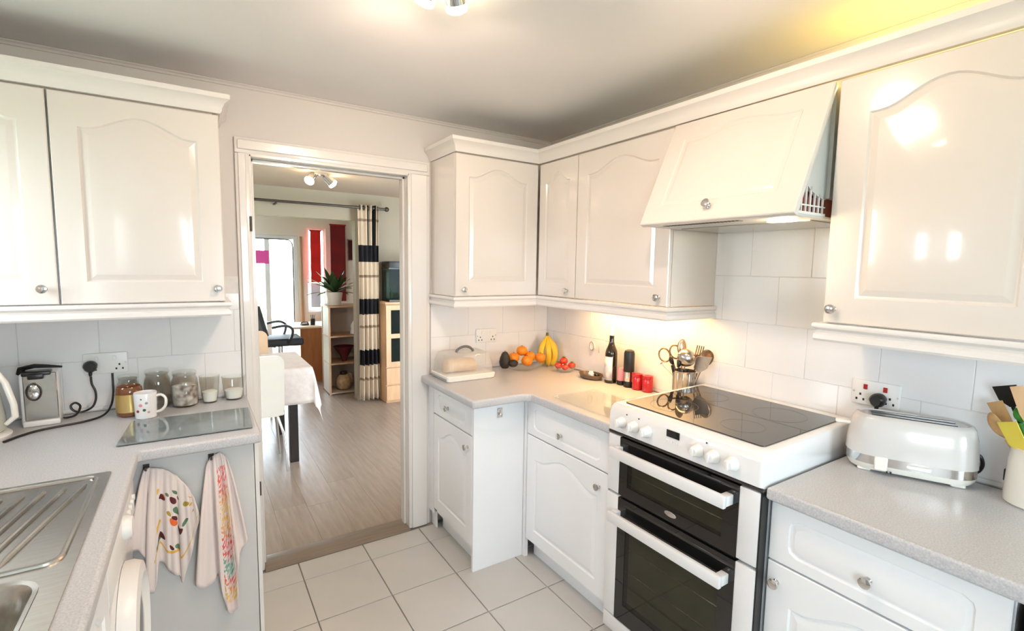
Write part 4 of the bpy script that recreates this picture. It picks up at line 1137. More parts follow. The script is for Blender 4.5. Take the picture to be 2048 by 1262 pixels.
go = 'oranges in the glass fruit bowl'
fruit('orange', 'orange nearest the avocado, back of the fruit bowl', (1.655, 2.535, Z + 0.078), 0.036, 'orange_skin', group=go)
fruit('orange', 'topmost orange of the heap', (1.712, 2.530, Z + 0.118), 0.035, 'orange_skin', group=go)
fruit('orange', 'orange at the front of the fruit bowl', (1.715, 2.475, Z + 0.062), 0.036, 'orange_skin', group=go)
fruit('orange', 'orange in the middle right of the fruit bowl, below the topmost', (1.765, 2.520, Z + 0.078), 0.036, 'orange_skin', group=go)
fruit('orange', 'orange nearest the bananas', (1.822, 2.482, Z + 0.072), 0.034, 'orange_skin', group=go)
av = thing('avocado', 'dark avocado standing in the fruit bowl beside the bread box', 'avocado', (1.578, 2.515, Z + 0.018), 0, 'avocados in the fruit bowl')
mb = MB(); mb.lathe([(0.001, 0.0), (0.02, 0.004), (0.033, 0.022), (0.036, 0.045), (0.030, 0.072), (0.020, 0.094), (0.012, 0.104), (0.001, 0.106)], n=20); mb.build('fruit_body', 'avocado_skin', av)
mb = MB(); mb.cyl((0, 0, 0.103), (0, 0, 0.112), 0.003, n=8); mb.build('stem', 'banana_tip', av)
av2 = thing('avocado', 'second dark avocado lying low at the rim of the fruit bowl', 'avocado', (1.612, 2.475, Z + 0.030), 0, 'avocados in the fruit bowl')
mb = MB(); mb.sphere((0, 0, 0.024), 0.026, (1.25, 1.0, 0.9)); mb.build('fruit_body', 'avocado_skin', av2)
mb = MB(); mb.cyl((0.031, 0, 0.026), (0.037, 0, 0.027), 0.003, n=8); mb.build('stem', 'banana_tip', av2)

bn = thing('banana_bunch', 'bunch of yellow bananas standing against the corner tiles', 'bananas', (1.925, 2.520, Z))
top = Vector((0, 0.03, 0.205))
for k, (dx, dy) in enumerate(((-0.055, -0.01), (-0.024, -0.045), (0.016, -0.055), (0.050, -0.02))):
    pts = [top, top + Vector((dx * .35, dy * .35, -0.035)), Vector((dx * .95, 0.03 + dy * 1.0, 0.115)), Vector((dx * 1.0, 0.03 + dy * 1.15, 0.065)), Vector((dx * .75, 0.03 + dy * .85, 0.022)), Vector((dx * .62, 0.03 + dy * .7, 0.010))]
    cp = curve_pts(pts, 4); n_ = len(cp)
    rs = [0.005 + 0.0145 * min(1, max(0, (i / (n_ - 1) - 0.08) * 4)) * (1 if i / (n_ - 1) < 0.75 else max(0.12, 1 - (i / (n_ - 1) - 0.75) * 3.4)) for i in range(n_)]
    mb = MB(); mb.tube(cp, rs, 8); b_ = mb.build('banana', 'banana_skin', bn)
    mb = MB(); mb.cyl(cp[-1], cp[-1] + Vector((0, 0, -0.006)), 0.003, n=6); mb.build('tip', 'banana_tip', b_)
mb = MB(); mb.tube([top + Vector((0, 0, -0.012)), top + Vector((0, 0.002, 0.012))], [0.011, 0.007], 8); mb.build('crown', 'banana_tip', bn)

gt = 'tomatoes in the small glass bowl'
for nm, c, r in (('topmost tomato in the small glass bowl', (1.895, 2.335, Z + 0.070), 0.026), ('tomato at the left side of the small glass bowl', (1.868, 2.352, Z + 0.040), 0.024), ('tomato at the right side of the small glass bowl', (1.935, 2.305, Z + 0.042), 0.024), ('tomato at the front of the small glass bowl', (1.878, 2.300, Z + 0.037), 0.022)):
    fruit('tomato', nm, c, r, 'tomato_skin', 'calyx', group=gt, flat=0.85)

wf = thing('wall_fitting', 'small round white fitting on the tiles left of the oil bottle', 'wall fitting', (TX, 2.205, 1.098), RZ)
mb = MB(); mb.lathe([(0.027, 0), (0.027, 0.006), (0.022, 0.010), (0.018, 0.008), (0.001, 0.008)], n=24, mat=Rk, sx=0.75); mb.build('disc', 'white_plastic', wf)
pts = [(0.022 * math.cos(a) * .8, -0.009, 0.026 * math.sin(a)) for a in [2 * PI * i / 20 for i in range(22)]]
mb = MB(); mb.tube(pts, 0.0025, 6); mb.build('ring', 'grey_plastic', wf)
mb = MB(); mb.box(0.055, 0.062, -0.006, 0.0, -0.035, 0.012, bev=0.002, seg=1); mb.build('side_clip', 'bowl_rim', wf)

ds = thing('dish', 'oval brown dish left of the oil bottle', 'dish', (1.925, 2.118, Z), 0)
mb = MB(); mb.lathe([(0.055, 0.0005), (0.066, 0.006), (0.075, 0.028), (0.073, 0.029), (0.062, 0.009), (0.001, 0.006)], n=28, sx=0.75, sy=1.15); mb.build('dish_body', 'dish_dark', ds)
sj = thing('salt_pot', 'little white pot sitting in the oval brown dish', 'pot', (1.905, 2.095, Z + 0.0075))
mb = MB(); mb.lathe([(0.014, 0.0), (0.016, 0.003), (0.016, 0.030), (0.012, 0.034), (0.012, 0.040), (0.001, 0.042)], n=18); mb.build('pot_body', 'paper_white', sj)
sj2 = thing('pepper_pot', 'little black pot sitting in the oval brown dish', 'pot', (1.93, 2.075, Z + 0.0075))
mb = MB(); mb.lathe([(0.014, 0.0), (0.016, 0.003), (0.016, 0.022), (0.010, 0.028), (0.001, 0.030)], n=18); mb.build('pot_body', 'black_plastic', sj2)

ob = thing('oil_bottle', 'tall dark oil bottle with pale label and pourer', 'bottle', (1.952, 1.985, Z), 0)
mb = MB(); mb.lathe([(0.030, 0.0005), (0.034, 0.005), (0.034, 0.165), (0.031, 0.185), (0.018, 0.215), (0.0135, 0.235), (0.0135, 0.268), (0.001, 0.27)], n=24); mb.build('glass', 'bottle_glass', ob)
mb = MB(); mb.lathe([(0.0145, 0.2685), (0.0145, 0.305), (0.010, 0.312), (0.001, 0.313)], n=16); mb.build('cap', 'cream_plastic', ob)
lab = MB(); lo = [[], []]
for i in range(15):
    a = math.radians(128 + i * 8)
    for k, z in enumerate((0.018, 0.150)): lo[k].append((0.0347 * math.cos(a), 0.0347 * math.sin(a), z))
A_, B_ = lab.ring(lo[0]), lab.ring(lo[1]); lab.bridge(A_, B_, closed=False)
lo_ = lab.build('label', 'paper_label', ob); sd = lo_.modifiers.new('thickness', 'SOLIDIFY'); sd.thickness = 0.0006; sd.offset = 1

pj_ = thing('pink_jar', 'pink plastic pot between oil bottle and black mill', 'jar', (1.968, 1.917, Z))
mb = MB(); mb.lathe([(0.022, 0.0005), (0.024, 0.003), (0.024, 0.022), (0.0235, 0.024)], n=18); mb.build('base', 'black_plastic', pj_)
mb = MB(); mb.lathe([(0.0225, 0.0245), (0.0225, 0.085), (0.018, 0.094), (0.001, 0.096)], n=18); mb.build('pot_body', 'pink_plastic', pj_)
ml = thing('pepper_mill', 'mill with tall black rounded cap beside the red canisters', 'mill', (1.962, 1.858, Z))
mb = MB(); mb.lathe([(0.024, 0.0005), (0.026, 0.004), (0.026, 0.030), (0.024, 0.033)], n=20); mb.build('grinder_base', 'black_plastic', ml)
mb = MB(); mb.lathe([(0.0235, 0.0332), (0.0235, 0.085)], n=20); mb.build('clear_body', 'chrome', ml)
mb = MB(); mb.lathe([(0.028, 0.0852), (0.029, 0.09), (0.029, 0.185), (0.025, 0.200), (0.012, 0.206), (0.001, 0.207)], n=20); mb.build('cap', 'black_plastic', ml)
for k, (c, lb_) in enumerate((((1.963, 1.795), 'red canister nearer the black mill'), ((1.972, 1.732), 'red canister nearer the utensil pot'))):
    t = thing('red_canister', lb_, 'canister', (c[0], c[1], Z), 0, 'red canisters beside the mill')
    mb = MB(); mb.lathe([(0.025, 0.0005), (0.028, 0.004), (0.028, 0.066), (0.026, 0.070)], n=22); mb.build('can_body', 'red_enamel', t)
    mb = MB(); mb.lathe([(0.0285, 0.0702), (0.029, 0.074), (0.028, 0.086), (0.012, 0.090), (0.001, 0.090)], n=22); mb.build('lid', 'red_enamel', t)

cb = thing('glass_chopping_board', 'clear glass chopping board lying left of the cooker', 'chopping board', (1.605, 1.69, Z))
plate('board', rrect(-0.140, 0.140, -0.215, 0.20, 0.015), [], 0.003, 0.008, 0.0012, 'board_clear', cb)
for x in (-0.12, 0.12):
    for y in (-0.195, 0.18):
        mb = MB(); mb.lathe([(0.006, 0.0003), (0.006, 0.003)], (x, y, 0), 10); mb.build('foot', 'white_plastic', cb)

# utensil pot
PX, PY = 1.948, 1.486
up = thing('utensil_pot', 'steel utensil pot at the back beside the cooker', 'utensil pot', (PX, PY, Z))
mb = MB(); mb.lathe([(0.050, 0.0005), (0.052, 0.004), (0.052, 0.158), (0.0535, 0.162), (0.050, 0.162), (0.049, 0.008), (0.001, 0.006)], n=28); mb.build('cylinder', 'steel', up)
for i in range(12):
    a = 2 * PI * i / 12
    mb = MB(); mb.cyl((0.0525 * math.cos(a), 0.0525 * math.sin(a), 0.01), (0.0525 * math.cos(a), 0.0525 * math.sin(a), 0.155), 0.003, n=6); mb.build('rib', 'steel', up)
gu = 'utensils in the steel pot'


def utensil(name, label, base, tip, head, mat='steel', r=0.004, group=gu, **k):
    """handle from base to tip (pot-local), then a head shape at the tip along the same axis"""
    b_, t_ = Vector(base), Vector(tip)
    o = thing(name, label, 'utensil', (k.get('px', PX) + b_.x, k.get('py', PY) + b_.y, Z + b_.z), 0, group)
    ax = (t_ - b_); ln = ax.length; q = ax.normalized().to_track_quat('Z', 'Y').to_matrix()
    rl = k.get('roll', 0.0)
    if 'turn' in k:                                    # face the room, turned by so much about the handle
        fd = Vector((-0.8, -0.6, 0.0)); rl = math.atan2(-fd.dot(q @ Vector((1, 0, 0))), fd.dot(q @ Vector((0, 1, 0)))) + k['turn']
    q = q @ Matrix.Rotation(rl, 3, 'Z')
    hm = k.get('hmat', mat)
    mb = MB(); mb.tube([(0, 0, 0), ax * .5, ax], [r, r * .85, r], 8); mb.build('handle', mat, o)
    mb = MB()
    def T(p): return q @ Vector(p) + ax
    if head == 'spoon':
        w, l, d = k.get('w', 0.028), k.get('l', 0.04), k.get('d', 0.008)
        mb.sphere((0, 0, 0), 1.0, (w, d, l), 14, 10)
        for v in mb.bm.verts:
            c_ = v.co.copy(); c_.z += l * .9; c_.y += 0.012 * ((c_.z / l - 1) ** 2); v.co = T(c_)
    elif head == 'ladle':
        mb.lathe([(0.001, 0.0), (0.018, 0.003), (0.032, 0.016), (0.036, 0.034), (0.034, 0.034), (0.030, 0.018), (0.016, 0.006), (0.001, 0.004)], n=18)
        for v in mb.bm.verts:
            c_ = v.co * k.get('k', 1.0); c_ = Vector((c_.x, c_.z - 0.02, c_.y + 0.03)); v.co = T(c_)
    elif head == 'slice':
        w, l = k.get('w', 0.035), k.get('l', 0.085)
        mb.loops([[(x, y, z) for x, z in ((-0.008, 0.0), (0.008, 0.0), (w * .9, 0.022), (w, l), (-w, l), (-w * .9, 0.022))] for y in (-0.0012, 0.0012)])
        for v in mb.bm.verts: v.co = T(v.co)
    elif head == 'loops':
        for s in (-1, 1):
            pts = [(s * 0.027 + 0.026 * math.cos(a), 0.0, 0.032 + 0.033 * math.sin(a)) for a in [2 * PI * i / 16 for i in range(18)]]
            mb.tube([T(p) for p in pts], 0.0042, 7)
    elif head == 'fork':
        w = 0.016
        mb.loops([[(x, y, z) for x, z in ((-0.006, 0), (0.006, 0), (w, 0.02), (w, 0.04), (-w, 0.04), (-w, 0.02))] for y in (-0.0014, 0.0014)])
        for s in (-1.5, -.5, .5, 1.5): mb.box(s * 0.0095 - 0.0022, s * 0.0095 + 0.0022, -0.0012, 0.0012, 0.039, 0.085)
        for v in mb.bm.verts: v.co = T(v.co)
    mb.build('head', hm, o)
    return o


pm('bronze', (0.42, 0.27, 0.16), 0.25, metal=0.85, var=0.1, scale=12)
utensil('scissors', 'scissors with brown handle loops leaning left in the steel pot', (0.005, 0.0, 0.03), (-0.020, 0.062, 0.205), 'loops', 'bronze', 0.005, turn=0.3)
utensil('serving_spoon', 'bronze-coloured spoon standing highest in the steel pot', (0.0, 0.01, 0.03), (0.010, 0.030, 0.225), 'spoon', 'bronze', 0.004, w=0.024, l=0.044, turn=0.5)
utensil('ladle', 'shiny steel ladle in the middle of the steel pot', (-0.01, 0.0, 0.03), (-0.028, -0.018, 0.195), 'ladle', 'steel', 0.004, turn=PI - 0.3, k=1.2)
utensil('serving_fork', 'bronze-coloured serving fork behind the ladle', (0.015, -0.01, 0.03), (0.022, -0.045, 0.205), 'fork', 'bronze', 0.004, turn=0.2)
utensil('fish_slice', 'steel fish slice leaning right in the steel pot', (0.012, -0.018, 0.03), (-0.005, -0.080, 0.170), 'slice', 'steel', 0.004, w=0.036, l=0.085, turn=0.5)
utensil('serving_spoon', 'second bronze spoon leaning right, behind the fish slice', (0.01, -0.02, 0.03), (0.028, -0.078, 0.200), 'spoon', 'bronze', 0.004, w=0.032, l=0.042, turn=-0.2)
utensil('black_handled_tool', 'black-handled tool resting at the front rim of the steel pot', (-0.022, 0.012, 0.03), (-0.044, 0.040, 0.185), 'spoon', 'black_plastic', 0.007, w=0.011, l=0.024, roll=1.3)
utensil('black_handled_tool', 'second black-handled tool at the front of the steel pot, below the ladle', (-0.026, -0.008, 0.03), (-0.047, -0.004, 0.180), 'spoon', 'black_plastic', 0.007, w=0.011, l=0.022, roll=1.3)
utensil('skewer', 'thin steel skewer sticking out low to the left of the steel pot', (0.0, 0.03, 0.10), (-0.01, 0.130, 0.170), 'spoon', 'steel', 0.0016, w=0.002, l=0.006)

# ------------------------------------------------------------------ toaster
ts = thing('toaster', 'white long-slot toaster with steel band, right of the cooker', 'toaster', (1.900, 0.585, Z), math.radians(-66))


def stadium(l, d, e, n=8):
    r = d / 2; x = l / 2 - r; pts = []
    for s, a0 in ((1, -90), (-1, 90)):
        for i in range(n + 1):
            a = math.radians(a0 + 180 * i / n); pts.append((s * x + (r - e) * math.cos(a), (r - e) * math.sin(a)))
    return pts


TL, TD = 0.335, 0.150
mb = MB(); mb.loops([[(x, y, z) for x, y in stadium(TL, TD, e)] for e, z in ((0.012, 0.010), (0.006, 0.020), (0.003, 0.030))]); mb.build('base', 'cream_plastic', ts)
mb = MB(); mb.loops([[(x, y, z) for x, y in stadium(TL, TD, e)] for e, z in ((0.0025, 0.0301), (0.002, 0.058))]); mb.build('steel_band', 'chrome', ts)
mb = MB(); mb.loops([[(x, y, z) for x, y in stadium(TL, TD, e)] for e, z in ((0.0, 0.0582), (0.001, 0.09), (0.006, 0.14), (0.014, 0.172), (0.020, 0.181), (0.027, 0.184), (0.030, 0.180))]); mb.build('shell', 'toaster_white', ts)
mb = MB(); mb.loops([[(x, y, z) for x, y in stadium(TL - 0.03, TD - 0.03, e)] for e, z in ((0.018, 0.1802), (0.018, 0.1815))]); tp = mb.build('top_plate', 'steel', ts)
for y in (-0.018, 0.018):
    mb = MB(); mb.box(-0.105, 0.105, y - 0.011, y + 0.011, 0.1816, 0.1826); mb.build('slot', 'black_plastic', tp, smooth=False)
    mb = MB(); mb.box(-0.105, 0.105, y - 0.0008, y + 0.0008, 0.1826, 0.1832); mb.build('slot_wire', 'chrome', tp, smooth=False)
mb = MB(); mb.box(-TL / 2 - 0.034, -TL / 2 + 0.01, -0.014, 0.014, 0.135, 0.147, bev=0.004); mb.build('lever', 'cream_plastic', ts)
mb = MB(); mb.box(-0.012, 0.048, -TD / 2 - 0.003, -TD / 2 + 0.004, 0.037, 0.049, bev=0.002, seg=1); mb.build('badge', 'paper_white', ts)
mb = MB(); mb.box(-0.092, -0.058, -TD / 2 - 0.004, -TD / 2 + 0.004, 0.016, 0.060, bev=0.003, seg=1); mb.build('control_block', 'cream_plastic', ts)
for x in (-0.06, -0.05):
    mb = MB(); mb.box(x, x + 0.004, -TD / 2 - 0.002, -TD / 2 + 0.01, 0.012, 0.016); mb.build('foot_mark', 'black_plastic', ts, smooth=False)
for x in (-0.115, 0.115):
    mb = MB(); mb.box(x - 0.018, x + 0.018, -0.052, 0.052, 0.0005, 0.012, bev=0.003, seg=1); mb.build('foot', 'cream_plastic', ts)
mb = MB(); pts = curve_pts([(TL / 2 - 0.006, 0.03, 0.03), (TL / 2 + 0.006, 0.028, 0.04), (TL / 2 + 0.012, 0.026, 0.062), (TL / 2 + 0.006, 0.026, 0.085), (TL / 2 - 0.004, 0.03, 0.09)], 4); mb.tube(pts, 0.005, 8); mb.build('cord_wrap', 'black_plastic', ts)

# crock with wooden utensils
CXk, CYk = 1.940, 0.305
cr = thing('utensil_crock', 'cream ceramic utensil crock at the right picture edge', 'utensil pot', (CXk, CYk, Z))
mb = MB(); mb.lathe([(0.060, 0.0005), (0.065, 0.005), (0.066, 0.03), (0.063, 0.12), (0.060, 0.155), (0.063, 0.160), (0.060, 0.163), (0.056, 0.158), (0.058, 0.02), (0.001, 0.012)], n=32); mb.build('crock_body', 'crock_ceramic', cr)
mb = MB(); mb.box(-0.006, 0.006, 0.058, 0.068, 0.05, 0.085, bev=0.002, seg=1); mb.build('side_mark', 'black_plastic', cr)
gk_ = 'utensils in the ceramic crock'
utensil('slotted_wooden_spoon', 'grooved wooden spoon leaning left over the crock rim', (0.0, -0.02, 0.04), (-0.012, 0.068, 0.172), 'spoon', 'wood_spoon', 0.006, gk_, px=CXk, py=CYk, w=0.018, l=0.042, d=0.010, roll=1.1)
utensil('wooden_spatula', 'pale wooden spatula standing upright at the right picture edge', (0.005, -0.03, 0.04), (-0.012, 0.030, 0.235), 'slice', 'wood_beech', 0.008, gk_, px=CXk, py=CYk, w=0.014, l=0.10, roll=1.5)
utensil('black_turner', 'black plastic turner leaning left at the back of the crock', (0.03, -0.02, 0.04), (0.024, 0.070, 0.262), 'slice', 'black_plastic', 0.005, gk_, px=CXk, py=CYk, w=0.034, l=0.062, roll=1.0)
utensil('wooden_spoon', 'broad brown wooden spoon behind the grooved one', (0.016, -0.01, 0.04), (0.010, 0.068, 0.195), 'slice', 'wood_spoon', 0.006, gk_, px=CXk, py=CYk, w=0.020, l=0.085, roll=1.2)
utensil('green_peeler', 'bright green handled tool between the wooden utensils', (0.012, -0.02, 0.04), (-0.002, 0.046, 0.225), 'spoon', 'green_leaf_veg', 0.006, gk_, px=CXk, py=CYk, w=0.010, l=0.022, roll=1.2)
utensil('yellow_spatula', 'yellow silicone spatula rising at the crock front', (-0.030, -0.020, 0.04), (-0.046, 0.030, 0.155), 'slice', 'yellow_sponge', 0.006, gk_, px=CXk, py=CYk, w=0.024, l=0.085, roll=0.9)

# ------------------------------------------------------------------ dining room objects
tb = thing('dining_table', 'dark-legged dining table beyond the doorway under a white cloth', 'table', (0.05, 4.48, 0))
mb = MB(); mb.box(-0.70, 0.70, -0.41, 0.41, 0.705, 0.745, bev=0.004); mb.build('tabletop', 'wenge', tb)
for x in (-0.60, 0.555):
    for y in (-0.375, 0.36):
        mb = MB(); mb.box(x - 0.032, x + 0.032, y - 0.032, y + 0.032, 0.0, 0.705, bev=0.003, seg=1); mb.build('leg', 'wenge', tb)
# cloth: grid draped over the top
tc_ = MB(); nx_, ny_ = 56, 44; V = []
hx, hy, ov = 0.705, 0.415, 0.275
for j in range(ny_ + 1):
    row = []
    for i in range(nx_ + 1):
        x = (-hx - ov) + i / nx_ * 2 * (hx + ov); y = (-hy - ov) + j / ny_ * 2 * (hy + ov)
        ex_ = max(0, abs(x) - hx); ey_ = max(0, abs(y) - hy)
        drop = math.hypot(ex_, ey_) if ex_ and ey_ else ex_ + ey_
        px_ = math.copysign(min(abs(x), hx) + 0.10 * ex_ + 0.012 * math.sin(y * 14) * min(1, ex_ * 6), x)
        py_ = math.copysign(min(abs(y), hy) + 0.08 * ey_ + 0.012 * math.sin(x * 13) * min(1, ey_ * 6), y)
        if ex_ and ey_: px_ += math.copysign(0.10 * ex_, x); py_ += math.copysign(0.10 * ey_, y); drop *= 1.12
        row.append(tc_.bm.verts.new((px_, py_, 0.750 - drop)))
    V.append(row)
for j in range(ny_):
    for i in range(nx_): tc_.bm.faces.new((V[j][i], V[j][i + 1], V[j + 1][i + 1], V[j + 1][i]))
tco = tc_.build('tablecloth', 'cloth_white', angle=70); tco.location = (0.05, 4.48, 0)
sd = tco.modifiers.new('thickness', 'SOLIDIFY'); sd.thickness = 0.003; sd.offset = 0
tag(tco, 'white cloth draped over the dining table', 'tablecloth')


def dining_chair(label, loc, rotz, mat, group):
    t = thing('dining_chair', label, 'chair', loc, rotz, group)
    mb = MB(); mb.loops([[(x, y + 0.02 * (1 - (x / 0.22) ** 2) * -1 - 0.10 * max(0, z - 0.5) , z) for x, y, z in pts] for pts in
                         [[(xx, yy, zz) for xx, zz in rrect(-0.215, 0.215, 0.44, 0.90, 0.06)] for yy in (-0.215, -0.190)]]); mb.build('backrest', mat, t)
    mb = MB(); mb.box(-0.215, 0.215, -0.19, 0.215, 0.43, 0.465, bev=0.012, seg=3); mb.build('seat', mat, t)
    for sx_, sy_ in ((-1, -1), (1, -1), (-1, 1), (1, 1)):
        mb = MB(); mb.tube([(sx_ * 0.17, sy_ * 0.15, 0.432), (sx_ * 0.205, sy_ * 0.19, 0.30), (sx_ * 0.225, sy_ * 0.205, 0.0)], 0.010, 10); mb.build('leg', 'chrome', t)
    return t


gc = 'chairs at the dining table'
dining_chair('pale dining chair at the near side of the white-clothed table', (0.305, 4.12, 0), 0, 'chair_shell', gc)
dining_chair('tan chair at the far side of the white-clothed table', (0.36, 5.12, 0), PI, 'tan_leather', gc)

# curtain
def curtain_mat():
    m = bpy.data.materials.new('curtain_pattern'); m.use_nodes = True
    nt = m.node_tree; N = nt.nodes; L = nt.links; b = N['Principled BSDF']; b.inputs['Roughness'].default_value = 0.85
    uv = N.new('ShaderNodeUVMap'); uv.uv_map = 'UVMap'
    sp = N.new('ShaderNodeSeparateXYZ'); L.new(uv.outputs['UV'], sp.inputs[0])
    def math_(op, a, b_=None):
        n = N.new('ShaderNodeMath'); n.operation = op
        for i, s in enumerate((a, b_)):
            if s is None: continue
            if isinstance(s, (int, float)): n.inputs[i].default_value = s
            else: L.new(s, n.inputs[i])
        return n.outputs[0]
    def band(s, lo, hi): return math_('MULTIPLY', math_('GREATER_THAN', s, lo), math_('LESS_THAN', s, hi))
    nz = N.new('ShaderNodeTexNoise'); nz.inputs['Scale'].default_value = 60; L.new(uv.outputs['UV'], nz.inputs['Vector'])
    z = math_('ADD', sp.outputs['Y'], math_('MULTIPLY', math_('SUBTRACT', nz.outputs['Fac'], 0.5), 0.02))
    msk = None
    for lo, hi in ((1.60, 1.785), (1.01, 1.185), (0.43, 0.605)):
        k = band(z, lo, hi); msk = k if msk is None else math_('MAXIMUM', msk, k)
    st = math_('MULTIPLY', math_('GREATER_THAN', z, 1.78), math_('MAXIMUM', band(sp.outputs['X'], 0.42, 0.52), band(sp.outputs['X'], 0.70, 0.83)))
    msk = math_('MAXIMUM', msk, st)
    thin = None
    for c_ in (2.06, 1.44, 0.87, 0.27):
        k = band(z, c_ - 0.014, c_ + 0.014); thin = k if thin is None else math_('MAXIMUM', thin, k)
    mx = N.new('ShaderNodeMix'); mx.data_type = 'RGBA'; mx.inputs['A'].default_value = (0.66, 0.55, 0.42, 1); mx.inputs['B'].default_value = (0.30, 0.22, 0.15, 1)
    L.new(thin, mx.inputs['Factor'])
    m2 = N.new('ShaderNodeMix'); m2.data_type = 'RGBA'; m2.inputs['B'].default_value = (0.006, 0.006, 0.010, 1)
    L.new(msk, m2.inputs['Factor']); L.new(mx.outputs['Result'], m2.inputs['A']); L.new(m2.outputs['Result'], b.inputs['Base Color'])
    MATS['curtain_pattern'] = m


curtain_mat()
ct = thing('curtain', 'cream curtain with wide black bands hanging right of the study opening', 'curtain', (1.640, 5.52, 0))
bm = bmesh.new(); uvl = bm.loops.layers.uv.new('UVMap'); V = []
nu, nv = 70, 26
for j in range(nv + 1):
    z = 0.03 + (2.225 - 0.03) * j / nv; row = []
    for i in range(nu + 1):
        u = i / nu; wdt = 0.118 - 0.010 * math.sin(PI * j / nv)
        row.append(bm.verts.new(((u - 0.5) * 2 * wdt, 0.045 * math.sin(u * 4.5 * 2 * PI) * (0.7 + 0.3 * math.sin(z * 2 + u * 3)), z)))
    V.append(row)
for j in range(nv):
    for i in range(nu):
        f = bm.faces.new((V[j][i], V[j][i + 1], V[j + 1][i + 1], V[j + 1][i]))
        for lp, (a, b_) in zip(f.loops, ((i, j), (i + 1, j), (i + 1, j + 1), (i, j + 1))): lp[uvl].uv = (a / nu, 0.03 + 2.195 * b_ / nv)
me = bpy.data.meshes.new('fabric'); bm.to_mesh(me); bm.free()
fo = link('fabric', me, 'curtain_pattern', ct, angle=80)
sd = fo.modifiers.new('thickness', 'SOLIDIFY'); sd.thickness = 0.003; sd.offset = 0
for k in range(5):
    mb = MB(); pts = [(-0.095 + k * 0.047, 0.026 * math.cos(a), 2.195 + 0.026 * math.sin(a)) for a in [2 * PI * i / 14 for i in range(16)]]
    mb.tube(pts, 0.004, 6); mb.build('eyelet', 'dark_metal', ct)
cp_ = thing('curtain_pole', 'dark brown curtain pole across the wide dining opening', 'curtain pole', (0.33, 5.52, 2.195))
mb = MB(); mb.cyl((-1.5, 0, 0), (1.50, 0, 0), 0.013, n=12); mb.build('pole', 'dark_metal', cp_)
for x in (-1.52, 1.52):
    mb = MB(); mb.sphere((x, 0, 0), 0.026, (1.1, 1, 1), 14, 10); mb.build('finial', 'dark_metal', cp_)
for x in (-1.2, 0.38, 1.40):
    mb = MB(); mb.box(x - 0.008, x + 0.008, -0.005, 0.139, -0.03, -0.012, bev=0.002, seg=1); mb.build('bracket', 'dark_metal', cp_)

# shelf unit
sh = thing('shelf_unit', 'open wooden shelf unit of three tiers with plant on top', 'shelf unit', (1.298, 6.0, 0))
SW, SD, SH = 0.41, 0.38, 1.075
for x in (0.0, SW - 0.022):
    for y in (0.0, SD - 0.022):
        mb = MB(); mb.box(x, x + 0.022, y, y + 0.022, 0.0, SH - 0.021, bev=0.002, seg=1); mb.build('post', 'wood_shelf', sh)
for z in (0.03, 0.385, 0.715):
    mb = MB(); mb.box(0.003, SW - 0.003, 0.003, SD - 0.003, z - 0.018, z, bev=0.001, seg=1); mb.build('shelf', 'wood_shelf' if z > 0.1 else 'shelf_panel', sh)
mb = MB(); mb.box(-0.01, SW + 0.01, -0.01, SD + 0.01, SH - 0.020, SH, bev=0.003, seg=1); mb.build('top_board', 'wood_shelf', sh)
mb = MB(); mb.box(0.023, SW - 0.023, SD - 0.012, SD - 0.004, 0.03, SH - 0.021); mb.build('back_panel', 'shelf_panel', sh, smooth=False)
for x in (0.006, SW - 0.014):
    mb = MB(); mb.box(x, x + 0.008, 0.023, SD - 0.023, 0.031, SH - 0.021); mb.build('side_panel', 'shelf_panel', sh, smooth=False)
vb = thing('bottle_vase', 'pale bottle vase on the top tier of the shelf unit', 'vase', (1.625, 6.10, 0.7155))
mb = MB(); mb.lathe([(0.040, 0.0), (0.052, 0.006), (0.052, 0.02), (0.040, 0.06), (0.046, 0.10), (0.030, 0.14), (0.010, 0.17), (0.009, 0.25), (0.001, 0.25)], n=20); mb.build('vase_body', 'pale_ceramic', vb)
fv = thing('funnel_vase', 'dark red cone-shaped bowl on the middle tier', 'vase', (1.50, 6.12, 0.3855))
mb = MB(); mb.lathe([(0.030, 0.0), (0.030, 0.03), (0.045, 0.06), (0.125, 0.185), (0.122, 0.187), (0.04, 0.07), (0.001, 0.06)], n=24); mb.build('vase_body', 'dark_red_ceramic', fv)
wj = thing('wicker_jug', 'round wicker jug on the bottom tier', 'jug', (1.49, 6.12, 0.0305))
mb = MB(); mb.lathe([(0.045, 0.0), (0.075, 0.02), (0.092, 0.07), (0.086, 0.13), (0.060, 0.175), (0.040, 0.19)], n=24); mb.build('jug_body', 'wicker', wj)
mb = MB(); mb.lathe([(0.042, 0.1905), (0.046, 0.20), (0.046, 0.225), (0.001, 0.228)], n=20); mb.build('stopper', 'wenge', wj)
mb = MB(); mb.tube(curve_pts([(0.04, 0, 0.19), (0.085, 0, 0.185), (0.105, 0, 0.13), (0.092, 0, 0.08)], 4), 0.007, 8); mb.build('handle', 'wicker', wj)
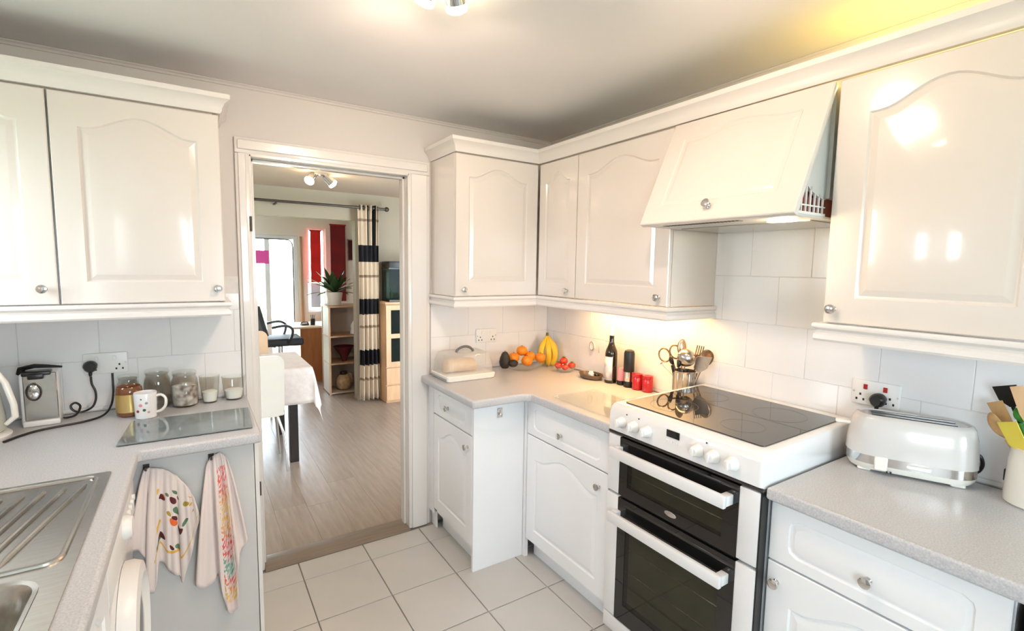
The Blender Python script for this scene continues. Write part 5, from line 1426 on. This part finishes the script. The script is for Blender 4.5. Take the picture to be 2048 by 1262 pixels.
# plant
pl_ = thing('potted_plant', 'leafy green plant in a pale pot on top of the shelf unit', 'potted plant', (1.40, 6.14, SH + 0.001))
mb = MB(); mb.lathe([(0.070, 0.0), (0.075, 0.005), (0.098, 0.155), (0.102, 0.16), (0.095, 0.16), (0.085, 0.14), (0.001, 0.14)], n=24); mb.build('pot', 'pale_ceramic', pl_)
for k in range(34):
    a = random.uniform(0, 2 * PI); el = random.uniform(0.10, 1.25); ln = random.uniform(0.24, 0.40)
    d = Vector((math.cos(a) * math.cos(el), math.sin(a) * math.cos(el), math.sin(el)))
    side = d.cross(Vector((0, 0, 1))).normalized()
    mb = MB(); L0, L1, Lm = [], [], []
    for i in range(6):
        s = i / 5; w = 0.044 * math.sin(PI * min(1, 0.08 + s * 0.92)) * (1 if s < 1 else 0)
        p = Vector((0, 0, 0.15)) + d * ln * s + Vector((0, 0, -0.10 * s * s * math.cos(el)))
        L0.append(p - side * w); Lm.append(p - Vector((0, 0, 0.006))); L1.append(p + side * w)
    A_, B_, C_ = mb.ring(L0), mb.ring(Lm), mb.ring(L1)
    mb.bridge(A_, B_, closed=False); mb.bridge(B_, C_, closed=False)
    lf = mb.build('leaf', 'leaf', pl_, angle=80)

# wooden cabinet and fish tank
wc = thing('display_cabinet', 'light wood cabinet with glass door panes under the fish tank', 'cabinet', (1.766, 5.33, 0))
WCW, WCD, WCH = 0.80, 0.315, 1.155
mb = MB(); mb.box(0, WCW, 0.02, WCD, 0.02, WCH - 0.025); mb.build('carcass', 'wood_beech', wc, smooth=False)
mb = MB(); mb.box(-0.008, WCW + 0.008, -0.006, WCD + 0.004, WCH - 0.025, WCH, bev=0.004); mb.build('top_board', 'wood_beech', wc)
mb = MB(); mb.box(0.01, WCW - 0.01, 0.03, WCD - 0.01, 0.0, 0.02); mb.build('plinth', 'wood_beech', wc, smooth=False)
for k in range(2):
    x0 = 0.004 + k * 0.398; x1 = x0 + 0.394
    mb = MB()
    fr = 0.055
    mb.box(x0, x0 + fr, 0.0, 0.0195, 0.42, 1.12); mb.box(x1 - fr, x1, 0.0, 0.0195, 0.42, 1.12)
    for za, zb in ((0.42, 0.475), (0.745, 0.795), (1.065, 1.12)): mb.box(x0 + fr, x1 - fr, 0.0, 0.0195, za, zb)
    do = mb.build('door', 'wood_beech', wc, smooth=False)
    for za, zb in ((0.475, 0.745), (0.795, 1.065)):
        mb = MB(); mb.box(x0 + fr, x1 - fr, 0.008, 0.012, za, zb); mb.build('pane', 'tank_back', do, smooth=False)
    for za, zb in ((0.03, 0.20), (0.215, 0.405)):
        mb = MB(); mb.box(x0, x1, 0.0, 0.0195, za, zb, bev=0.002, seg=1); dd = mb.build('drawer', 'wood_beech', wc)
        mb = MB(); mb.sphere(((x0 + x1) / 2, -0.012, (za + zb) / 2), 0.012, u=10, v=8); mb.build('drawer_knob', 'wood_beech', dd)
ft_ = thing('fish_tank', 'fish tank with black hood and green plants on the wood cabinet', 'fish tank', (1.815, 5.35, WCH + 0.001))
mb = MB(); mb.box(0.0, 0.62, 0.0, 0.26, 0.0, 0.025, bev=0.003, seg=1); mb.build('base_frame', 'black_plastic', ft_)
mb = MB(); mb.box(0.0, 0.62, 0.0, 0.26, 0.375, 0.455, bev=0.006); mb.box(-0.006, 0.626, -0.006, 0.266, 0.365, 0.385, bev=0.002, seg=1); mb.build('hood', 'black_plastic', ft_)
mb = MB(); mb.box(0.003, 0.617, 0.003, 0.008, 0.025, 0.365); mb.box(0.003, 0.008, 0.009, 0.252, 0.025, 0.365); mb.box(0.612, 0.617, 0.009, 0.252, 0.025, 0.365); mb.build('glass', 'tank_glass', ft_, smooth=False)
mb = MB(); mb.box(0.003, 0.617, 0.253, 0.258, 0.025, 0.365); mb.build('back_sheet', 'tank_back', ft_, smooth=False)
for k in range(10):
    x = 0.03 + 0.06 * k + random.uniform(-.015, .015); y = random.uniform(0.07, 0.2); hh = random.uniform(0.12, 0.30)
    mb = MB(); mb.tube([(x, y, 0.026), (x + 0.01, y, 0.026 + hh * .5), (x - 0.008, y + 0.01, 0.026 + hh)], [0.016, 0.022, 0.004], 6, flat=0.35); mb.build('water_plant', 'tank_plants', ft_)
mb = MB(); mb.box(0.02, 0.06, 0.16, 0.2, 0.026, 0.33, bev=0.004); mb.build('filter', 'black_plastic', ft_)

# desk and office chair in the study
dk = thing('desk', 'study desk with pale top and reddish-brown side panel', 'desk', (1.04, 6.84, 0))
mb = MB(); mb.box(0.0, 1.30, 0.0, 0.62, 0.72, 0.745, bev=0.004); mb.build('desktop', 'wood_top', dk)
mb = MB(); mb.box(0.085, 0.46, 0.012, 0.58, 0.0, 0.72); mb.build('drawer_pedestal', 'wood_desk', dk, smooth=False)
mb = MB(); mb.box(1.24, 1.265, 0.02, 0.58, 0.0, 0.72); mb.build('side_panel', 'wood_desk', dk, smooth=False)
mu = thing('pen_pot', 'small black pot at the desk corner by the shelf unit', 'pot', (1.31, 7.0, 0.7455))
mb = MB(); mb.lathe([(0.028, 0.0), (0.030, 0.004), (0.032, 0.085), (0.029, 0.085), (0.027, 0.01), (0.001, 0.008)], n=16); mb.build('pot_body', 'black_plastic', mu)
for k in range(4):
    mb = MB(); a = k * 1.6; mb.cyl((0.01 * math.cos(a), 0.01 * math.sin(a), 0.012), (0.026 * math.cos(a), 0.026 * math.sin(a), 0.14), 0.004, n=6); mb.build('pen', 'gasket', mu)
dp = thing('desk_gadget', 'small dark gadget lying on the pale desk top', 'gadget', (1.21, 7.02, 0.7455), 0.3)
mb = MB(); mb.box(-0.05, 0.05, -0.03, 0.03, 0.0, 0.025, bev=0.006); mb.build('gadget_body', 'gasket', dp)
mb = MB(); mb.tube([(-0.045, 0, 0.026), (-0.04, 0, 0.04), (0.04, 0, 0.04), (0.045, 0, 0.026)], 0.009, 8); mb.build('handset', 'black_plastic', dp)

oc = thing('office_chair', 'black mesh office chair turned side-on at the desk', 'office chair', (0.86, 6.68, 0), 0)
mb = MB(); mb.box(-0.19, 0.24, -0.23, 0.23, 0.56, 0.655, bev=0.03, seg=3); mb.build('seat', 'mesh_black', oc)
mb = MB(); bk = []
for z, x in ((0.70, -0.175), (0.80, -0.20), (0.95, -0.235), (1.06, -0.262)):
    bk.append([(x + dx + 0.025 * (abs(y) / 0.22) ** 2, y, z) for dx, y in ((0.0, -0.22), (0.0, -0.1), (0.0, 0.1), (0.0, 0.22), (-0.045, 0.22), (-0.045, 0.1), (-0.045, -0.1), (-0.045, -0.22))])
mb.loops(bk); mb.build('backrest', 'mesh_black', oc)
mb = MB(); mb.tube([(-0.285, -0.2, 1.065), (-0.30, -0.2, 1.14), (-0.33, -0.1, 1.20), (-0.33, 0.1, 1.20), (-0.30, 0.2, 1.14), (-0.285, 0.2, 1.065)], 0.022, 8); mb.build('headrest', 'lilac_mesh', oc)
mb = MB(); mb.tube([(-0.20, 0, 0.86), (-0.225, 0, 0.72), (-0.19, 0, 0.58), (-0.05, 0, 0.545)], 0.03, 8); mb.build('spine', 'black_plastic', oc)
for s in (-1, 1):
    mb = MB(); mb.tube(curve_pts([(0.06, s * 0.25, 0.60), (0.10, s * 0.27, 0.70), (0.10, s * 0.27, 0.78), (0.02, s * 0.27, 0.82), (-0.12, s * 0.26, 0.80)], 4), 0.016, 8); mb.build('armrest', 'black_plastic', oc)
mb = MB(); mb.cyl((0, 0, 0.10), (0, 0, 0.56), 0.028); mb.build('gas_column', 'chrome', oc)
for k in range(5):
    a = 2 * PI * k / 5; mb = MB(); mb.tube([(0, 0, 0.11), (0.28 * math.cos(a), 0.28 * math.sin(a), 0.065)], [0.026, 0.016], 8); lg = mb.build('base_leg', 'black_plastic', oc)
    mb = MB(); mb.sphere((0.28 * math.cos(a), 0.28 * math.sin(a), 0.028), 0.028, u=12, v=8); mb.build('castor', 'black_plastic', lg)

# wall hangings in the study
rb = thing('red_hanging', 'bright red fabric panel in front of the narrow study window', 'fabric panel', (1.49, 7.63, 1.30))
mb = MB(); mb.box(-0.072, 0.072, -0.006, 0.006, 0.0, 0.74, bev=0.003, seg=1); mb.build('fabric', 'red_fabric', rb)
mb = MB(); mb.cyl((-0.082, 0, 0.75), (0.082, 0, 0.75), 0.011, n=10); mb.build('rod', 'red_plastic', rb)
mb = MB(); mb.box(-0.01, 0.01, 0.0, 0.068, 0.745, 0.755); mb.build('bracket', 'red_plastic', rb)
rb2 = thing('red_hanging', 'tall dark red fabric panel behind the potted plant', 'fabric panel', (1.80, 7.60, 1.02))
mb = MB(); mb.box(-0.108, 0.108, -0.008, 0.008, 0.0, 1.12, bev=0.004, seg=1); mb.build('fabric', 'dark_red_fabric', rb2)
mb = MB(); mb.cyl((-0.118, 0, 1.13), (0.118, 0, 1.13), 0.011, n=10); mb.build('rod', 'red_plastic', rb2)
mb = MB(); mb.box(-0.01, 0.01, 0.0, 0.098, 1.125, 1.135); mb.build('bracket', 'red_plastic', rb2)
pc = thing('pink_card', 'bright pink square card stuck on the study door glass', 'card', (0.79, 7.728, 1.655))
mb = MB(); mb.box(-0.09, 0.09, -0.002, 0.0, -0.092, 0.092); mb.build('card', 'pink_card', pc, smooth=False)
pi_ = thing('wall_picture', 'small narrow picture on the study wall beside the curtain', 'picture', (2.005, 7.69, 1.79))
mb = MB(); mb.box(-0.045, 0.045, -0.008, 0.009, -0.165, 0.165, bev=0.003, seg=1); mb.build('frame', 'picture_print', pi_)
mb = MB(); mb.box(-0.035, 0.035, -0.010, -0.0082, -0.15, 0.15); mb.build('print', 'dark_red_ceramic', pi_, smooth=False)
bp_ = thing('paper_notice', 'pale blue paper below the bright red hanging panel', 'notice', (1.49, 7.685, 1.12))
mb = MB(); mb.box(-0.065, 0.065, -0.002, 0.002, -0.19, 0.165); mb.build('sheet', 'blue_white', bp_, smooth=False)

# dining ceiling light
dl_ = thing('dining_ceiling_light', 'dining room ceiling spotlight with lit bulb seen through the doorway', 'ceiling light', (0.95, 4.62, DC))
mb = MB(); mb.lathe([(0.06, -0.0005), (0.06, -0.018), (0.02, -0.024), (0.001, -0.024)], n=20); mb.build('ceiling_rose', 'chrome', dl_)
for p, a in (((-0.09, -0.03, -0.075), (-0.5, -0.4, -0.7)), ((0.11, 0.02, -0.075), (0.7, 0.1, -0.6))):
    spot_lamp(dl_, p, a, s=1.25)
    d = Vector(a).normalized()
    st = MB(); st.tube([Vector(p) - d * 0.08, (p[0] * .3, p[1] * .3, -0.02)], 0.007, 8); st.build('arm', 'chrome', dl_)
    lamp_light('dining_bulb_light', Vector(dl_.location) + Vector(p) + d * 0.06, 4, WARM, 0.03, a, 165)
